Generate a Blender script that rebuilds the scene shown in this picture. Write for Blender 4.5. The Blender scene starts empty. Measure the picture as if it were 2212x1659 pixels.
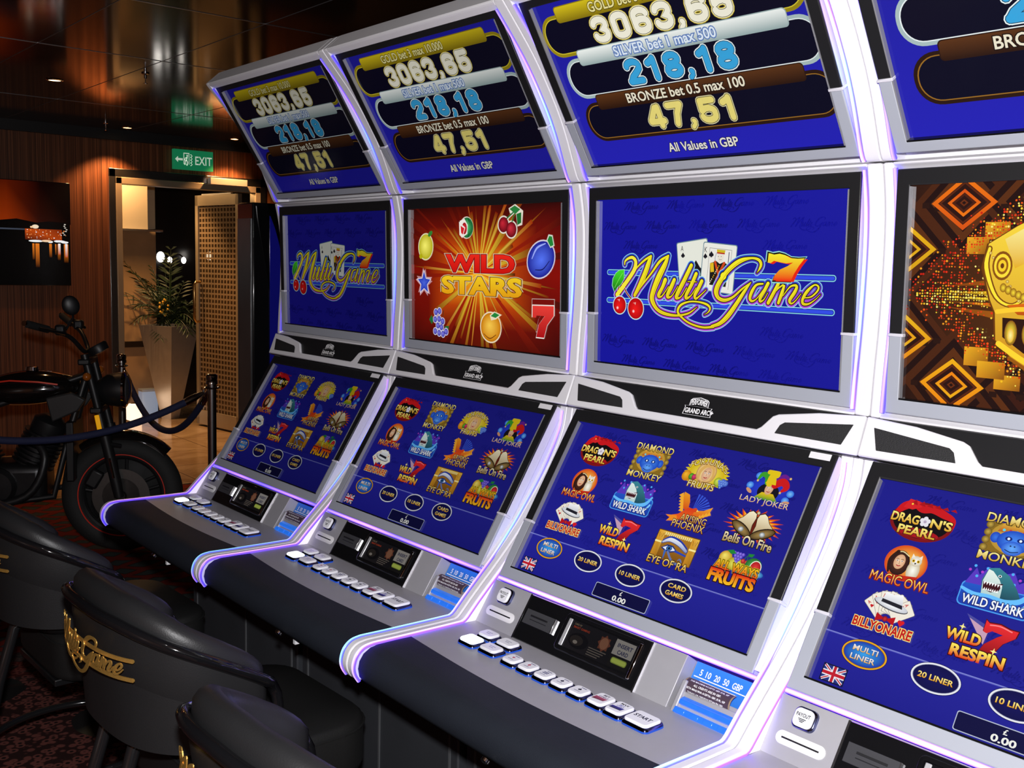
import bpy, math, random
from mathutils import Vector, Matrix, Euler
random.seed(7)
SC = bpy.context.scene
COL = SC.collection
R = math.radians

# ------------------------------------------------------------------ camera
cam_d = bpy.data.cameras.new('camera')
cam_d.sensor_fit = 'HORIZONTAL'; cam_d.sensor_width = 36.0
cam_d.lens = 36.0 * 2224.87 / 2212.0
cam_d.clip_start = 0.02; cam_d.clip_end = 60
cam = bpy.data.objects.new('camera', cam_d)
CAM = Vector((3.5865, -1.8026, 1.6188))
cam.location = CAM
cam.rotation_euler = (R(83.5123), R(-1.4322), R(50.4021))
COL.objects.link(cam); SC.camera = cam
SC.view_settings.view_transform = 'Standard'
SC.view_settings.look = 'None'
SC.view_settings.exposure = 0.0
SC.view_settings.gamma = 1.0
SC.view_settings.use_curve_mapping = False

# ------------------------------------------------------------------ world and lights
wd = bpy.data.worlds.new('world'); SC.world = wd; wd.use_nodes = True
wd.node_tree.nodes['Background'].inputs[0].default_value = (0.30, 0.20, 0.13, 1)
wd.node_tree.nodes['Background'].inputs[1].default_value = 0.012

def lamp(name, kind, loc, power, col, size=0.05, rot=None, spot=None, blend=0.4, shape_y=None):
    d = bpy.data.lights.new(name, kind); d.energy = power; d.color = col
    if kind == 'AREA':
        d.size = size
        if shape_y: d.shape = 'RECTANGLE'; d.size_y = shape_y
    else:
        d.shadow_soft_size = size
    if kind == 'SPOT':
        d.spot_size = R(spot); d.spot_blend = blend
    o = bpy.data.objects.new(name, d); o.location = loc
    if rot: o.rotation_euler = rot
    COL.objects.link(o); return o
# the photographer's flash, on top of the camera
fwd = cam.rotation_euler.to_matrix() @ Vector((0, 0, -1))
up = cam.rotation_euler.to_matrix() @ Vector((0, 1, 0))
lamp('camera_flash', 'POINT', CAM + up * 0.16 + fwd * -0.02, 265, (1.0, 0.985, 1.0), 0.03)
# warm ceiling spots that graze the wood wall
lamp('wall_spot', 'SPOT', (-5.08, 1.16, 2.60), 55, (1.0, 0.47, 0.17), 0.02, (R(0), R(0), 0), 110, 0.5)
lamp('wall_spot', 'SPOT', (-5.08, 2.20, 2.60), 55, (1.0, 0.47, 0.17), 0.02, (R(0), R(0), 0), 110, 0.5)
lamp('room_spot', 'SPOT', (-3.09, 0.11, 2.60), 14, (1.0, 0.5, 0.2), 0.02, (0, 0, 0), 80, 0.6)
# the lobby behind the door
lamp('lobby_lamp', 'POINT', (-6.75, 1.72, 2.55), 42, (1.0, 0.60, 0.26), 0.12)
lamp('lobby_lamp', 'SPOT', (-6.05, 1.75, 2.65), 120, (1.0, 0.55, 0.22), 0.05, (0, 0, 0), 90, 0.5)

# ------------------------------------------------------------------ helpers
def lin(h):
    if isinstance(h, str):
        h = h.lstrip('#'); v = [int(h[i:i+2], 16) / 255 for i in (0, 2, 4)]
    else:
        v = h
    return tuple(c / 12.92 if c <= 0.04045 else ((c + 0.055) / 1.055) ** 2.4 for c in v) + (1.0,)

class NT:
    def __init__(s, m): s.t = m.node_tree; s.n = s.t.nodes
    def add(s, k, **kw):
        n = s.n.new(k)
        for a, b in kw.items(): setattr(n, a, b)
        return n
    def link(s, a, b): s.t.links.new(a, b)

def mat(name, base=(0.5, 0.5, 0.5), rough=0.5, metal=0.0, spec=0.5, coat=0.0, emit=None, es=0.0,
        bump=0.0, bscale=200.0, var=0.0, vscale=8.0, trans=0.0, alpha=1.0):
    m = bpy.data.materials.new(name); m.use_nodes = True
    t = NT(m); b = t.n['Principled BSDF']
    base = lin(base) if isinstance(base, str) else tuple(base) + (1.0,)
    b.inputs['Base Color'].default_value = base
    b.inputs['Roughness'].default_value = rough
    b.inputs['Metallic'].default_value = metal
    b.inputs['Specular IOR Level'].default_value = spec
    b.inputs['Coat Weight'].default_value = coat
    b.inputs['Coat Roughness'].default_value = 0.05
    b.inputs['Transmission Weight'].default_value = trans
    b.inputs['Alpha'].default_value = alpha
    if emit:
        b.inputs['Emission Color'].default_value = lin(emit) if isinstance(emit, str) else tuple(emit) + (1.0,)
        b.inputs['Emission Strength'].default_value = es
    if bump or var:
        tc = t.add('ShaderNodeTexCoord')
    if bump:
        no = t.add('ShaderNodeTexNoise'); no.inputs['Scale'].default_value = bscale
        no.inputs['Detail'].default_value = 3
        t.link(tc.outputs['Object'], no.inputs['Vector'])
        bu = t.add('ShaderNodeBump'); bu.inputs['Strength'].default_value = bump
        bu.inputs['Distance'].default_value = 0.002
        t.link(no.outputs['Fac'], bu.inputs['Height']); t.link(bu.outputs['Normal'], b.inputs['Normal'])
    if var:
        n2 = t.add('ShaderNodeTexNoise'); n2.inputs['Scale'].default_value = vscale
        n2.inputs['Detail'].default_value = 4
        t.link(tc.outputs['Object'], n2.inputs['Vector'])
        mx = t.add('ShaderNodeMix', data_type='RGBA')
        mx.inputs['A'].default_value = tuple(c * (1 - var) for c in base[:3]) + (1,)
        mx.inputs['B'].default_value = tuple(min(1, c * (1 + var)) for c in base[:3]) + (1,)
        t.link(n2.outputs['Fac'], mx.inputs['Factor']); t.link(mx.outputs['Result'], b.inputs['Base Color'])
    return m

def screen_mat(name, strength, rough=0.06, spec=0.5):
    m = bpy.data.materials.new(name); m.use_nodes = True
    t = NT(m); b = t.n['Principled BSDF']
    a = t.add('ShaderNodeVertexColor'); a.layer_name = 'col'
    b.inputs['Base Color'].default_value = (0.004, 0.004, 0.005, 1)
    b.inputs['Roughness'].default_value = rough
    b.inputs['Specular IOR Level'].default_value = spec
    t.link(a.outputs['Color'], b.inputs['Emission Color'])
    b.inputs['Emission Strength'].default_value = strength
    return m

def print_mat(name, rough=0.45):
    m = bpy.data.materials.new(name); m.use_nodes = True
    t = NT(m); b = t.n['Principled BSDF']
    a = t.add('ShaderNodeVertexColor'); a.layer_name = 'col'
    t.link(a.outputs['Color'], b.inputs['Base Color'])
    b.inputs['Roughness'].default_value = rough
    return m

class MB:
    """collects shapes and links them as ONE mesh object"""
    def __init__(s): s.v = []; s.f = []; s.m = []; s.c = []
    def add(s, vs, fs, mi=0, cols=None):
        o = len(s.v); s.v += [tuple(p) for p in vs]
        for f in fs: s.f.append([i + o for i in f]); s.m.append(mi)
        s.c += cols if cols else [(1, 1, 1, 1)] * len(vs)
        return s
    def box(s, x0, x1, y0, y1, z0, z1, mi=0, P=None):
        vs = [(x, y, z) for z in (z0, z1) for y in (y0, y1) for x in (x0, x1)]
        if P: vs = [P(*v) for v in vs]
        return s.add(vs, [(0, 2, 3, 1), (4, 5, 7, 6), (0, 1, 5, 4), (2, 6, 7, 3), (0, 4, 6, 2), (1, 3, 7, 5)], mi)
    def prism(s, poly, P, a, b, mi=0):
        """poly of 2D points, P(u, v, w): extruded from w=a to w=b"""
        n = len(poly)
        vs = [P(u, v, a) for u, v in poly] + [P(u, v, b) for u, v in poly]
        fs = [list(range(n))[::-1], list(range(n, 2 * n))]
        fs += [(i, (i + 1) % n, n + (i + 1) % n, n + i) for i in range(n)]
        return s.add(vs, fs, mi)
    def loft(s, rings, mi=0, closed=True, caps=True, cols=None):
        n = len(rings[0]); vs = [p for r in rings for p in r]; fs = []
        k = n if closed else n - 1
        for i in range(len(rings) - 1):
            for j in range(k):
                fs.append((i * n + j, i * n + (j + 1) % n, (i + 1) * n + (j + 1) % n, (i + 1) * n + j))
        if caps and closed:
            fs.append(list(range(n))[::-1]); fs.append([(len(rings) - 1) * n + j for j in range(n)])
        return s.add(vs, fs, mi, cols)
    def tube(s, path, r, n=10, mi=0, closed=False, caps=True, colf=None):
        P = [Vector(p) for p in path]; m = len(P); rings = []; cols = [] if colf else None
        t0 = (P[1] - P[0]).normalized()
        ref = Vector((0, 0, 1)) if abs(t0.z) < 0.9 else Vector((1, 0, 0))
        nrm = (ref - t0 * ref.dot(t0)).normalized()
        for i in range(m):
            a = P[(i - 1) % m] if (closed or i > 0) else P[0]
            b = P[(i + 1) % m] if (closed or i < m - 1) else P[m - 1]
            t = (b - a).normalized()
            nrm = (nrm - t * nrm.dot(t)).normalized(); bn = t.cross(nrm)
            rr = r[i] if isinstance(r, (list, tuple)) else r
            rings.append([P[i] + (nrm * math.cos(q) + bn * math.sin(q)) * rr
                          for q in [2 * math.pi * k / n for k in range(n)]])
            if colf: cols += [colf(i / (m - 1))] * n
        if closed: rings.append(rings[0]); cols = cols + cols[:n] if cols else None
        return s.loft(rings, mi, True, caps and not closed, cols)
    def lathe(s, prof, n=24, c=(0, 0, 0), M=None, mi=0):
        rings = []
        for r, z in prof:
            ring = [Vector((r * math.cos(2 * math.pi * k / n), r * math.sin(2 * math.pi * k / n), z)) for k in range(n)]
            if M: ring = [M @ p for p in ring]
            rings.append([p + Vector(c) for p in ring])
        return s.loft(rings, mi)
    def ball(s, c, rx, ry=None, rz=None, n=16, m=10, mi=0, M=None):
        ry = ry or rx; rz = rz or rx; rings = []
        for i in range(m + 1):
            a = -math.pi / 2 + math.pi * i / m; cr = max(math.cos(a), 1e-3)
            ring = [Vector((rx * cr * math.cos(2 * math.pi * k / n), ry * cr * math.sin(2 * math.pi * k / n), rz * math.sin(a))) for k in range(n)]
            if M: ring = [M @ p for p in ring]
            rings.append([p + Vector(c) for p in ring])
        return s.loft(rings, mi)
    def build(s, name, mats, parent=None, bevel=0.0, seg=2, smooth=40, col=False, loc=None):
        me = bpy.data.meshes.new(name); me.from_pydata(s.v, [], s.f); me.update()
        if not isinstance(mats, (list, tuple)): mats = [mats]
        for m in mats: me.materials.append(m)
        me.polygons.foreach_set('material_index', s.m)
        if col:
            at = me.color_attributes.new('col', 'FLOAT_COLOR', 'POINT')
            at.data.foreach_set('color', [q for c in s.c for q in c])
        if smooth:
            me.polygons.foreach_set('use_smooth', [True] * len(me.polygons))
            me.set_sharp_from_angle(angle=R(smooth))
        o = bpy.data.objects.new(name, me); COL.objects.link(o)
        if parent: o.parent = parent
        if loc: o.location = loc
        if bevel:
            b = o.modifiers.new('bevel', 'BEVEL'); b.width = bevel; b.segments = seg
            b.limit_method = 'ANGLE'; b.angle_limit = R(35); b.harden_normals = False
        return o

def tag(o, label, cat, group=None, kind=None):
    o['label'] = label; o['category'] = cat
    if group: o['group'] = group
    if kind: o['kind'] = kind
    return o
def thing(name, label, cat, loc=(0, 0, 0), rz=0.0, group=None):
    o = bpy.data.objects.new(name, None); o.empty_display_size = 0.1
    o.location = loc; o.rotation_euler = (0, 0, rz); COL.objects.link(o)
    return tag(o, label, cat, group)
def struct(o): o['kind'] = 'structure'; return o

def crom(pts, per=6):
    """Catmull-Rom through the points (any dimension)"""
    out = []; n = len(pts)
    for i in range(n - 1):
        p0, p1, p2, p3 = pts[max(i-1, 0)], pts[i], pts[i+1], pts[min(i+2, n-1)]
        for k in range(per):
            t = k / per
            out.append(tuple(0.5 * (2*b + (c-a)*t + (2*a-5*b+4*c-d)*t*t + (3*b-a-3*c+d)*t**3)
                             for a, b, c, d in zip(p0, p1, p2, p3)))
    out.append(tuple(pts[-1])); return out

# ------------------------------------------------------------------ flat artwork for lit screens, stickers and prints
_tc = {}
def text_mesh(s, off=0.0, shear=0.0, res=3):
    k = (s, off, shear, res)
    if k not in _tc:
        c = bpy.data.curves.new('txt', 'FONT'); c.body = s; c.size = 1.0; c.offset = off
        c.shear = shear; c.resolution_u = res; c.fill_mode = 'FRONT'
        o = bpy.data.objects.new('txt', c); COL.objects.link(o)
        dg = bpy.context.evaluated_depsgraph_get(); e = o.evaluated_get(dg); me = e.to_mesh()
        _tc[k] = ([tuple(v.co)[:2] for v in me.vertices], [list(p.vertices) for p in me.polygons])
        e.to_mesh_clear(); bpy.data.objects.remove(o); bpy.data.curves.remove(c)
    return _tc[k]

class Art:
    """vector artwork in millimetres, u to the right and v down, laid on a plane by P(u, v, depth)"""
    STEP = 0.00001
    clip = None
    def __init__(s, P): s.b = MB(); s.P = P; s.L = 0
    def _col(s, c, v, v0, v1):
        if isinstance(c, tuple) and len(c) == 2 and not isinstance(c[0], (int, float)):
            t = 0 if v1 == v0 else min(1, max(0, (v - v0) / (v1 - v0)))
            a, b = lin(c[0]), lin(c[1]); return tuple(x + (y - x) * t for x, y in zip(a, b))
        return lin(c)
    def raw(s, pts, faces, col, same=False, cols=None):
        if not same: s.L += 1
        d = s.L * s.STEP
        v0 = min(p[1] for p in pts); v1 = max(p[1] for p in pts)
        cs = cols or [s._col(col, p[1], v0, v1) for p in pts]
        if s.clip and any(not (s.clip[0] <= p[0] <= s.clip[2] and s.clip[1] <= p[1] <= s.clip[3]) for p in pts):
            for f in faces:
                q = [(pts[i][0], pts[i][1], cs[i]) for i in f]
                for ax, lim, sg in ((0, s.clip[0], 1), (0, s.clip[2], -1), (1, s.clip[1], 1), (1, s.clip[3], -1)):
                    o = []
                    for i in range(len(q)):
                        A_, B_ = q[i-1], q[i]; ia, ib = (A_[ax]-lim)*sg >= 0, (B_[ax]-lim)*sg >= 0
                        if ia != ib:
                            t = (lim-A_[ax])/(B_[ax]-A_[ax])
                            o.append((A_[0]+(B_[0]-A_[0])*t, A_[1]+(B_[1]-A_[1])*t, tuple(x+(y-x)*t for x, y in zip(A_[2], B_[2]))))
                        if ib: o.append(B_)
                    q = o
                    if not q: break
                if len(q) > 2: s.b.add([s.P(p[0]/1000, p[1]/1000, d) for p in q], [list(range(len(q)))], 0, [p[2] for p in q])
            return
        s.b.add([s.P(p[0] / 1000, p[1] / 1000, d) for p in pts], faces, 0, cs)
    def poly(s, pts, col, same=False): s.raw(pts, [list(range(len(pts)))], col, same)
    def rect(s, u0, v0, u1, v1, col, same=False): s.poly([(u0, v0), (u1, v0), (u1, v1), (u0, v1)], col, same)
    def grad(s, u0, v0, u1, v1, c4):
        s.raw([(u0, v0), (u1, v0), (u1, v1), (u0, v1)], [[0, 1, 2, 3]], None, False, [lin(c) for c in c4])
    def rrpts(s, u0, v0, u1, v1, r, n=5):
        r = min(r, (u1-u0)/2, (v1-v0)/2); out = []
        for cu, cv, a0 in ((u1-r, v1-r, 0), (u0+r, v1-r, 90), (u0+r, v0+r, 180), (u1-r, v0+r, 270)):
            for k in range(n + 1):
                a = R(a0 + 90 * k / n); out.append((cu + r*math.cos(a), cv + r*math.sin(a)))
        return out
    def rrect(s, u0, v0, u1, v1, r, col, rot=0, n=5):
        pts = s.rrpts(u0, v0, u1, v1, r, n)
        if rot: pts = s.rot(pts, (u0+u1)/2, (v0+v1)/2, rot)
        s.poly(pts, col)
    def rot(s, pts, cu, cv, a):
        c, q = math.cos(R(a)), math.sin(R(a))
        return [(cu + (u-cu)*c - (v-cv)*q, cv + (u-cu)*q + (v-cv)*c) for u, v in pts]
    def ell(s, cu, cv, ru, rv=None, col='ffffff', col2=None, n=24, rot=0, hx=0, hy=0):
        rv = rv or ru
        ring = [(cu + ru*math.cos(2*math.pi*k/n), cv + rv*math.sin(2*math.pi*k/n)) for k in range(n)]
        if rot: ring = s.rot(ring, cu, cv, rot)
        if col2:   # shaded towards a centre of its own
            s.raw([(cu + hx, cv + hy)] + ring, [[0, 1+k, 1+(k+1) % n] for k in range(n)], None, False,
                  [lin(col2)] + [lin(col)] * n)
        else: s.poly(ring, col)
    def rib(s, pts, col, w=None, per=5, cap=True, grow=0.0, scale=1.0, smooth=True, same=False):
        P = [(p[0], p[1], (p[2] if len(p) > 2 else w) * scale) for p in pts]
        if smooth and len(P) > 2: P = crom(P, per)
        V = []; F = []; n = len(P)
        for i in range(n):
            a, b = P[max(i-1, 0)], P[min(i+1, n-1)]
            du, dv = b[0]-a[0], b[1]-a[1]; l = math.hypot(du, dv) or 1
            h = max(P[i][2], 0.2) / 2 + grow
            V += [(P[i][0] - dv/l*h, P[i][1] + du/l*h), (P[i][0] + dv/l*h, P[i][1] - du/l*h)]
        F = [[2*i, 2*i+1, 2*i+3, 2*i+2] for i in range(n-1)]
        if cap:
            for e in (0, n-1):
                h = max(P[e][2], 0.2) / 2 + grow; o = len(V)
                V += [(P[e][0] + h*math.cos(2*math.pi*k/10), P[e][1] + h*math.sin(2*math.pi*k/10)) for k in range(10)]
                F.append([o + k for k in range(10)])
        s.raw(V, F, col, same)
    def text(s, t, u0, u1, v0, v1, col, bold=0.0, ol=(), shear=0.0, warp=None, rot=0, res=3):
        """fit the text in u0..u1, v0..v1; ol = list of (extra offset, colour), widest first"""
        core, _ = text_mesh(t, bold, shear, res)
        x0 = min(p[0] for p in core); x1 = max(p[0] for p in core)
        y0 = min(p[1] for p in core); y1 = max(p[1] for p in core)
        def tr(p):
            u = u0 + (p[0]-x0)/(x1-x0)*(u1-u0); v = v1 - (p[1]-y0)/(y1-y0)*(v1-v0)
            if warp: u, v = warp(u, v)
            return u, v
        for off, c in list(ol) + [(0, col)]:
            vs, fs = text_mesh(t, bold + off, shear, res)
            q = [tr(p) for p in vs]
            if rot: q = s.rot(q, (u0+u1)/2, (v0+v1)/2, rot)
            s.raw(q, fs, c)
    def star(s, cu, cv, r, r2, n, col, rot=-90, col2=None):
        pts = [(cu + (r if k % 2 == 0 else r2)*math.cos(R(rot + 180*k/n)), cv + (r if k % 2 == 0 else r2)*math.sin(R(rot + 180*k/n))) for k in range(2*n)]
        if col2: s.raw([(cu, cv)] + pts, [[0, 1+k, 1+(k+1) % (2*n)] for k in range(2*n)], None, False, [lin(col2)] + [lin(col)]*(2*n))
        else: s.poly(pts, col)
    def build(s, name, m, parent): return s.b.build(name, m, parent, smooth=0, col=True)
LOGO=[[(99.0,157.0,4.1),(100.0,149.0,6.8),(111.0,142.0,8.8),(125.0,140.0,10.8),(135.0,149.0,13.2),(133.0,165.0,15.6),(122.0,181.0,15.2),(99.0,206.0,15.6),(75.0,231.0,16.4)],[(117.0,189.0,4.0),(141.0,163.0,6.0),(164.0,146.0,8.0),(184.0,136.0,7.2)],[(185.0,136.0,8.0),(178.0,151.0,16.8),(167.0,176.0,19.2),(152.0,203.0,18.0),(134.0,230.0,12.4)],[(134.0,230.0,4.8),(162.0,201.0,6.4),(189.0,174.0,7.7),(213.0,148.0,10.0),(238.0,135.0,6.3)],[(239.0,135.0,8.0),(229.0,155.0,17.5),(210.0,186.0,22.0),(194.0,219.0,19.2),(191.0,239.0,17.6),(207.0,260.0,12.3),(234.0,270.0,10.8),(272.0,272.0,7.4),(305.0,265.0,6.3),(326.0,252.0,2.8),(330.0,250.0,1.1)],[(231.0,191.0,15.6),(223.0,208.0,13.3),(212.0,225.0,14.0),(213.0,231.0,8.8),(223.0,228.0,5.2),(242.0,206.0,3.2)],[(259.0,190.0,13.3),(250.0,207.0,15.2),(240.0,224.0,14.0),(241.0,231.0,10.0),(253.0,227.0,4.6),(270.0,205.0,3.2)],[(309.0,156.0,13.7),(291.0,187.0,15.2),(268.0,225.0,14.8),(270.0,232.0,8.8),(282.0,227.0,4.5),(297.0,207.0,3.6)],[(324.0,175.0,13.3),(312.0,198.0,13.3),(296.0,224.0,12.6),(298.0,231.0,9.6),(311.0,224.0,4.6),(325.0,206.0,3.2)],[(300.0,193.0,3.2),(326.0,193.0,3.2)],[(341.0,191.0,13.0),(332.0,207.0,13.0),(322.0,223.0,11.9),(325.0,231.0,8.1),(338.0,223.0,4.9),(354.0,210.0,2.8)],[(378.0,292.0,7.7),(346.0,295.0,7.0),(309.0,288.0,6.7),(285.0,276.0,7.3),(272.0,263.0,8.8),(280.0,248.0,8.4),(304.0,239.0,5.6),(333.0,238.0,5.6),(358.0,243.0,7.7),(367.0,251.0,7.0),(362.0,260.0,4.2),(351.0,266.0,1.4)],[(492.0,169.0,1.2),(499.0,160.0,7.2),(502.0,150.0,9.9),(495.0,141.0,8.7),(475.0,138.0,6.9),(445.0,145.0,14.4),(416.0,164.0,15.6),(393.0,190.0,16.2),(383.0,211.0,17.5),(389.0,226.0,12.6),(407.0,231.0,10.8),(429.0,224.0,8.1),(454.0,205.0,6.6),(477.0,190.0,3.3)],[(477.0,190.0,3.6),(459.0,212.0,11.1),(440.0,238.0,13.8),(418.0,265.0,15.8),(396.0,283.0,12.6),(373.0,291.0,8.8)],[(509.0,192.0,5.1),(492.0,195.0,7.7),(481.0,209.0,10.8),(476.0,224.0,9.9),(482.0,230.0,7.2),(494.0,224.0,3.9),(510.0,205.0,3.0)],[(522.0,191.0,11.4),(513.0,207.0,11.4),(503.0,223.0,10.8),(504.0,230.0,7.5),(513.0,225.0,3.9),(522.0,211.0,2.7)],[(548.0,191.0,11.1),(536.0,212.0,11.4),(524.0,232.0,11.4)],[(533.0,217.0,3.0),(548.0,201.0,4.8),(560.0,193.0,5.5)],[(563.0,195.0,7.5),(558.0,210.0,11.4),(550.0,231.0,9.5)],[(561.0,216.0,2.5),(577.0,197.0,5.1),(590.0,193.0,6.9),(594.0,197.0,9.3),(589.0,208.0,11.1),(578.0,224.0,10.2),(582.0,231.0,5.8),(591.0,226.0,3.9),(605.0,210.0,2.7)],[(614.0,218.0,3.3),(630.0,215.0,5.1),(644.0,203.0,6.0),(646.0,194.0,6.0),(636.0,191.0,5.1),(620.0,204.0,9.9),(610.0,220.0,9.3),(611.0,230.0,8.4),(624.0,230.0,5.7),(639.0,221.0,3.3),(651.0,210.0,2.0)]]

def spade(A, cu, cv, h, col):
    A.ell(cu - h*.22, cv + h*.12, h*.25, h*.25, col, n=12); A.ell(cu + h*.22, cv + h*.12, h*.25, h*.25, col, n=12)
    A.poly([(cu, cv - h*.5), (cu + h*.46, cv + h*.1), (cu - h*.46, cv + h*.1)], col)
    A.poly([(cu, cv), (cu + h*.2, cv + h*.5), (cu - h*.2, cv + h*.5)], col)
def heart(A, cu, cv, h, col):
    A.ell(cu - h*.22, cv - h*.15, h*.26, h*.26, col, n=12); A.ell(cu + h*.22, cv - h*.15, h*.26, h*.26, col, n=12)
    A.poly([(cu - h*.46, cv - h*.04), (cu + h*.46, cv - h*.04), (cu, cv + h*.5)], col)
def cherries(A, cu, cv, k=1.0):
    A.rib([(cu-6*k, cv+4*k), (cu-1*k, cv-5*k), (cu+3*k, cv-11*k)], '2a7a1c', 1.6*k)
    A.rib([(cu+5*k, cv+6*k), (cu+4*k, cv-3*k), (cu+3*k, cv-11*k)], '2a7a1c', 1.6*k)
    A.poly([(cu+3*k, cv-11*k), (cu+9*k, cv-15*k), (cu+14*k, cv-10*k), (cu+9*k, cv-7*k)], '1f8a2c')
    A.ell(cu-6*k, cv+7*k, 6.5*k, 6.5*k, '8a0010', 'ff5a50', hx=-2*k, hy=-2*k)
    A.ell(cu+5*k, cv+9*k, 6.5*k, 6.5*k, '8a0010', 'ff5a50', hx=-2*k, hy=-2*k)
def grapes(A, cu, cv, k=1.0, c='4a2fb0', c2='a08cff'):
    for r, n in enumerate((4, 3, 2, 1)):
        for i in range(n):
            A.ell(cu + (i-(n-1)/2)*6*k, cv + (r-1.5)*5.2*k, 3.6*k, 3.6*k, c, c2, n=10, hx=-1*k, hy=-1*k)

def face(A, cu, cv, k, skin='d9a37a', lips='b03030'):
    A.ell(cu, cv, 8*k, 11*k, skin, 'f3cda8', rot=8)
    for q in (-1, 1):
        A.ell(cu + q*3.4*k, cv - 1.6*k, 1.7*k, 0.8*k, 'ffffff', n=10); A.ell(cu + q*3.4*k, cv - 1.6*k, 0.8*k, 0.8*k, '2a2030', n=8)
        A.rib([(cu + q*1.6*k, cv - 3.6*k), (cu + q*3.6*k, cv - 4.4*k), (cu + q*5.4*k, cv - 3.6*k)], '5a3a20', 0.7*k)
    A.rib([(cu, cv - 1*k), (cu + 0.6*k, cv + 2.4*k), (cu - 0.4*k, cv + 2.8*k)], 'b07a58', 0.7*k)
    A.rib([(cu - 2.6*k, cv + 5.4*k), (cu, cv + 6.2*k), (cu + 2.6*k, cv + 5.2*k)], lips, 1.4*k)

def flames(A, cu, cv, ru, rv, seedv, n=22):
    rnd = random.Random(seedv)
    for sc, c in ((1.0, 'd8400c'), (0.86, 'ff9418'), (0.74, 'ffc040')):
        pts = []
        for k in range(n * 2):
            a = 2*math.pi*k/(n*2); q = (1.32 + 0.22*rnd.random() if k % 2 == 0 else 0.92)*sc
            a2 = a + (0.10 if k % 2 == 0 else 0)
            pts.append((cu + ru*q*math.cos(a2), cv + rv*q*math.sin(a2)))
        A.poly(pts, c)

def i_dragon(A, x, y):
    A.ell(x, y+2, 60, 38, '7a0c10', 'b0181c', n=36); A.ell(x, y+1, 54, 33, '0c0608', n=32)
    A.rib([(x-52, y-6, 8), (x-40, y-22, 16), (x-22, y-30, 14), (x-4, y-24, 17), (x+14, y-26, 15), (x+36, y-20, 14), (x+56, y-12, 9), (x+58, y+6, 4)], 'c8141a')
    A.poly([(x-42, y-20), (x-34, y-38), (x-16, y-36), (x-8, y-26), (x-24, y-18)], 'd42024')
    for i in range(6): A.poly([(x-30+i*15, y-30), (x-22+i*15, y-39+i), (x-17+i*15, y-28)], 'a80c14')
    A.ell(x-27, y-29, 2, 2, 'ffd040', n=8)
    A.ell(x, y+24, 40, 9, 'a81018', n=24)
    for w in (('DRAG', x-58, x-4), ("N'S", x+18, x+58)):
        A.text(w[0], w[1], w[2], y-9, y+9, ('fff080', 'd89a18'), 0.03, [(0.05, '1a0804')])
    for k in range(5): A.ell(x+7+6*math.cos(R(72*k-90)), y+6*math.sin(R(72*k-90)), 4.4, 4.4, 'e8e4ec', n=10)
    A.ell(x+7, y, 3, 3, 'b8a8c0', n=10)
    A.text('PEARL', x-38, x+34, y+13, y+30, ('fff080', 'd89a18'), 0.03, [(0.05, '1a0804')])
def i_monkey(A, x, y):
    A.rrect(x-48, y-28, x+48, y+28, 8, '8a6a1c'); A.ell(x, y-4, 42, 30, 'b89030', 'd8b050', n=28)
    for q in (-1, 1):
        for k in range(4): A.ell(x+q*47, y-21+k*14, 7, 7, '6a5218', 'c8a848', n=12)
    A.poly([(x-32, y-12), (x-26, y-27), (x-12, y-23), (x, y-31), (x+12, y-23), (x+26, y-27), (x+32, y-12)], ('e8b840', 'b05820'))
    for k in range(5): A.ell(x-22+k*11, y-16, 2.6, 2.6, 'c83028' if k % 2 else '58d8f0', n=8)
    A.ell(x-32, y, 9, 10, '1a40b8', '3a78e8', n=16); A.ell(x+32, y, 9, 10, '1a40b8', '3a78e8', n=16)
    A.ell(x, y+2, 29, 20, '1848c0', '4a90f8', n=28); A.ell(x, y+14, 18, 13, '2858d0', '68b0ff', n=20)
    for q in (-1, 1):
        A.ell(x+q*10, y-2, 6, 4, '0c2478', n=14); A.ell(x+q*10, y-2, 2.4, 2.4, 'e8f4ff', n=10)
        A.ell(x+q*3.4, y+10, 1.6, 1.2, '081848', n=8)
    A.rib([(x-11, y+18), (x, y+21), (x+11, y+18)], '081848', 1.4)
    A.text('DIAMOND', x-56, x+56, y-43, y-26, ('fff4a0', 'c89a28'), 0.01, [(0.05, '241c04')])
    A.text('MONKEY', x-52, x+52, y+27, y+43, ('fff4a0', 'c89a28'), 0.01, [(0.05, '241c04')])
def i_fortuna(A, x, y):
    pts = []
    for k in range(56):
        a = 2*math.pi*k/56; r = 1.0 if k % 2 else 0.84
        pts.append((x + 62*r*math.cos(a), y - 2 + 38*r*math.sin(a)))
    A.poly(pts, 'e0c818'); A.ell(x, y, 48, 29, 'd8b810', 'f8f060', n=28)
    for q, c, c2, r in ((-50, 'c87808', 'ffc030', 13), (-36, '2c7018', '70c838', 8), (50, '3048b0', '80a0ff', 10), (38, '88a010', 'e0f060', 11), (-28, '90103c', 'f04880', 7), (58, '2c50b8', '88b0ff', 7)):
        A.ell(x+q, y+12, r, r, c, c2, n=14, hx=-r*.3, hy=-r*.3)
    grapes(A, x+48, y+16, .9, '2c50c0', '90b8ff')
    A.ell(x-1, y-3, 27, 27, 'c89858', 'f0d090', n=24); A.ell(x-1, y-4, 24, 22, 'e8c078', 'f8e0a0', n=20)
    face(A, x+1, y, 1.5); A.rib([(x-16, y+14, 4), (x-18, y-4, 8), (x-6, y-19, 8), (x+12, y-17, 7), (x+19, y, 6), (x+16, y+12, 4)], 'e0b060')
    wp = lambda u, v: (u, v + 15*((u-x)/50)**2)
    A.text("FORTUNA'S", x-50, x+50, y-38, y-23, 'f4e8a0', 0.0, [(0.07, '7a4a10')], warp=wp)
    A.text('FRUITS', x-38, x+34, y+20, y+35, 'f4e8a0', 0.0, [(0.07, '7a4a10')])
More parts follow.
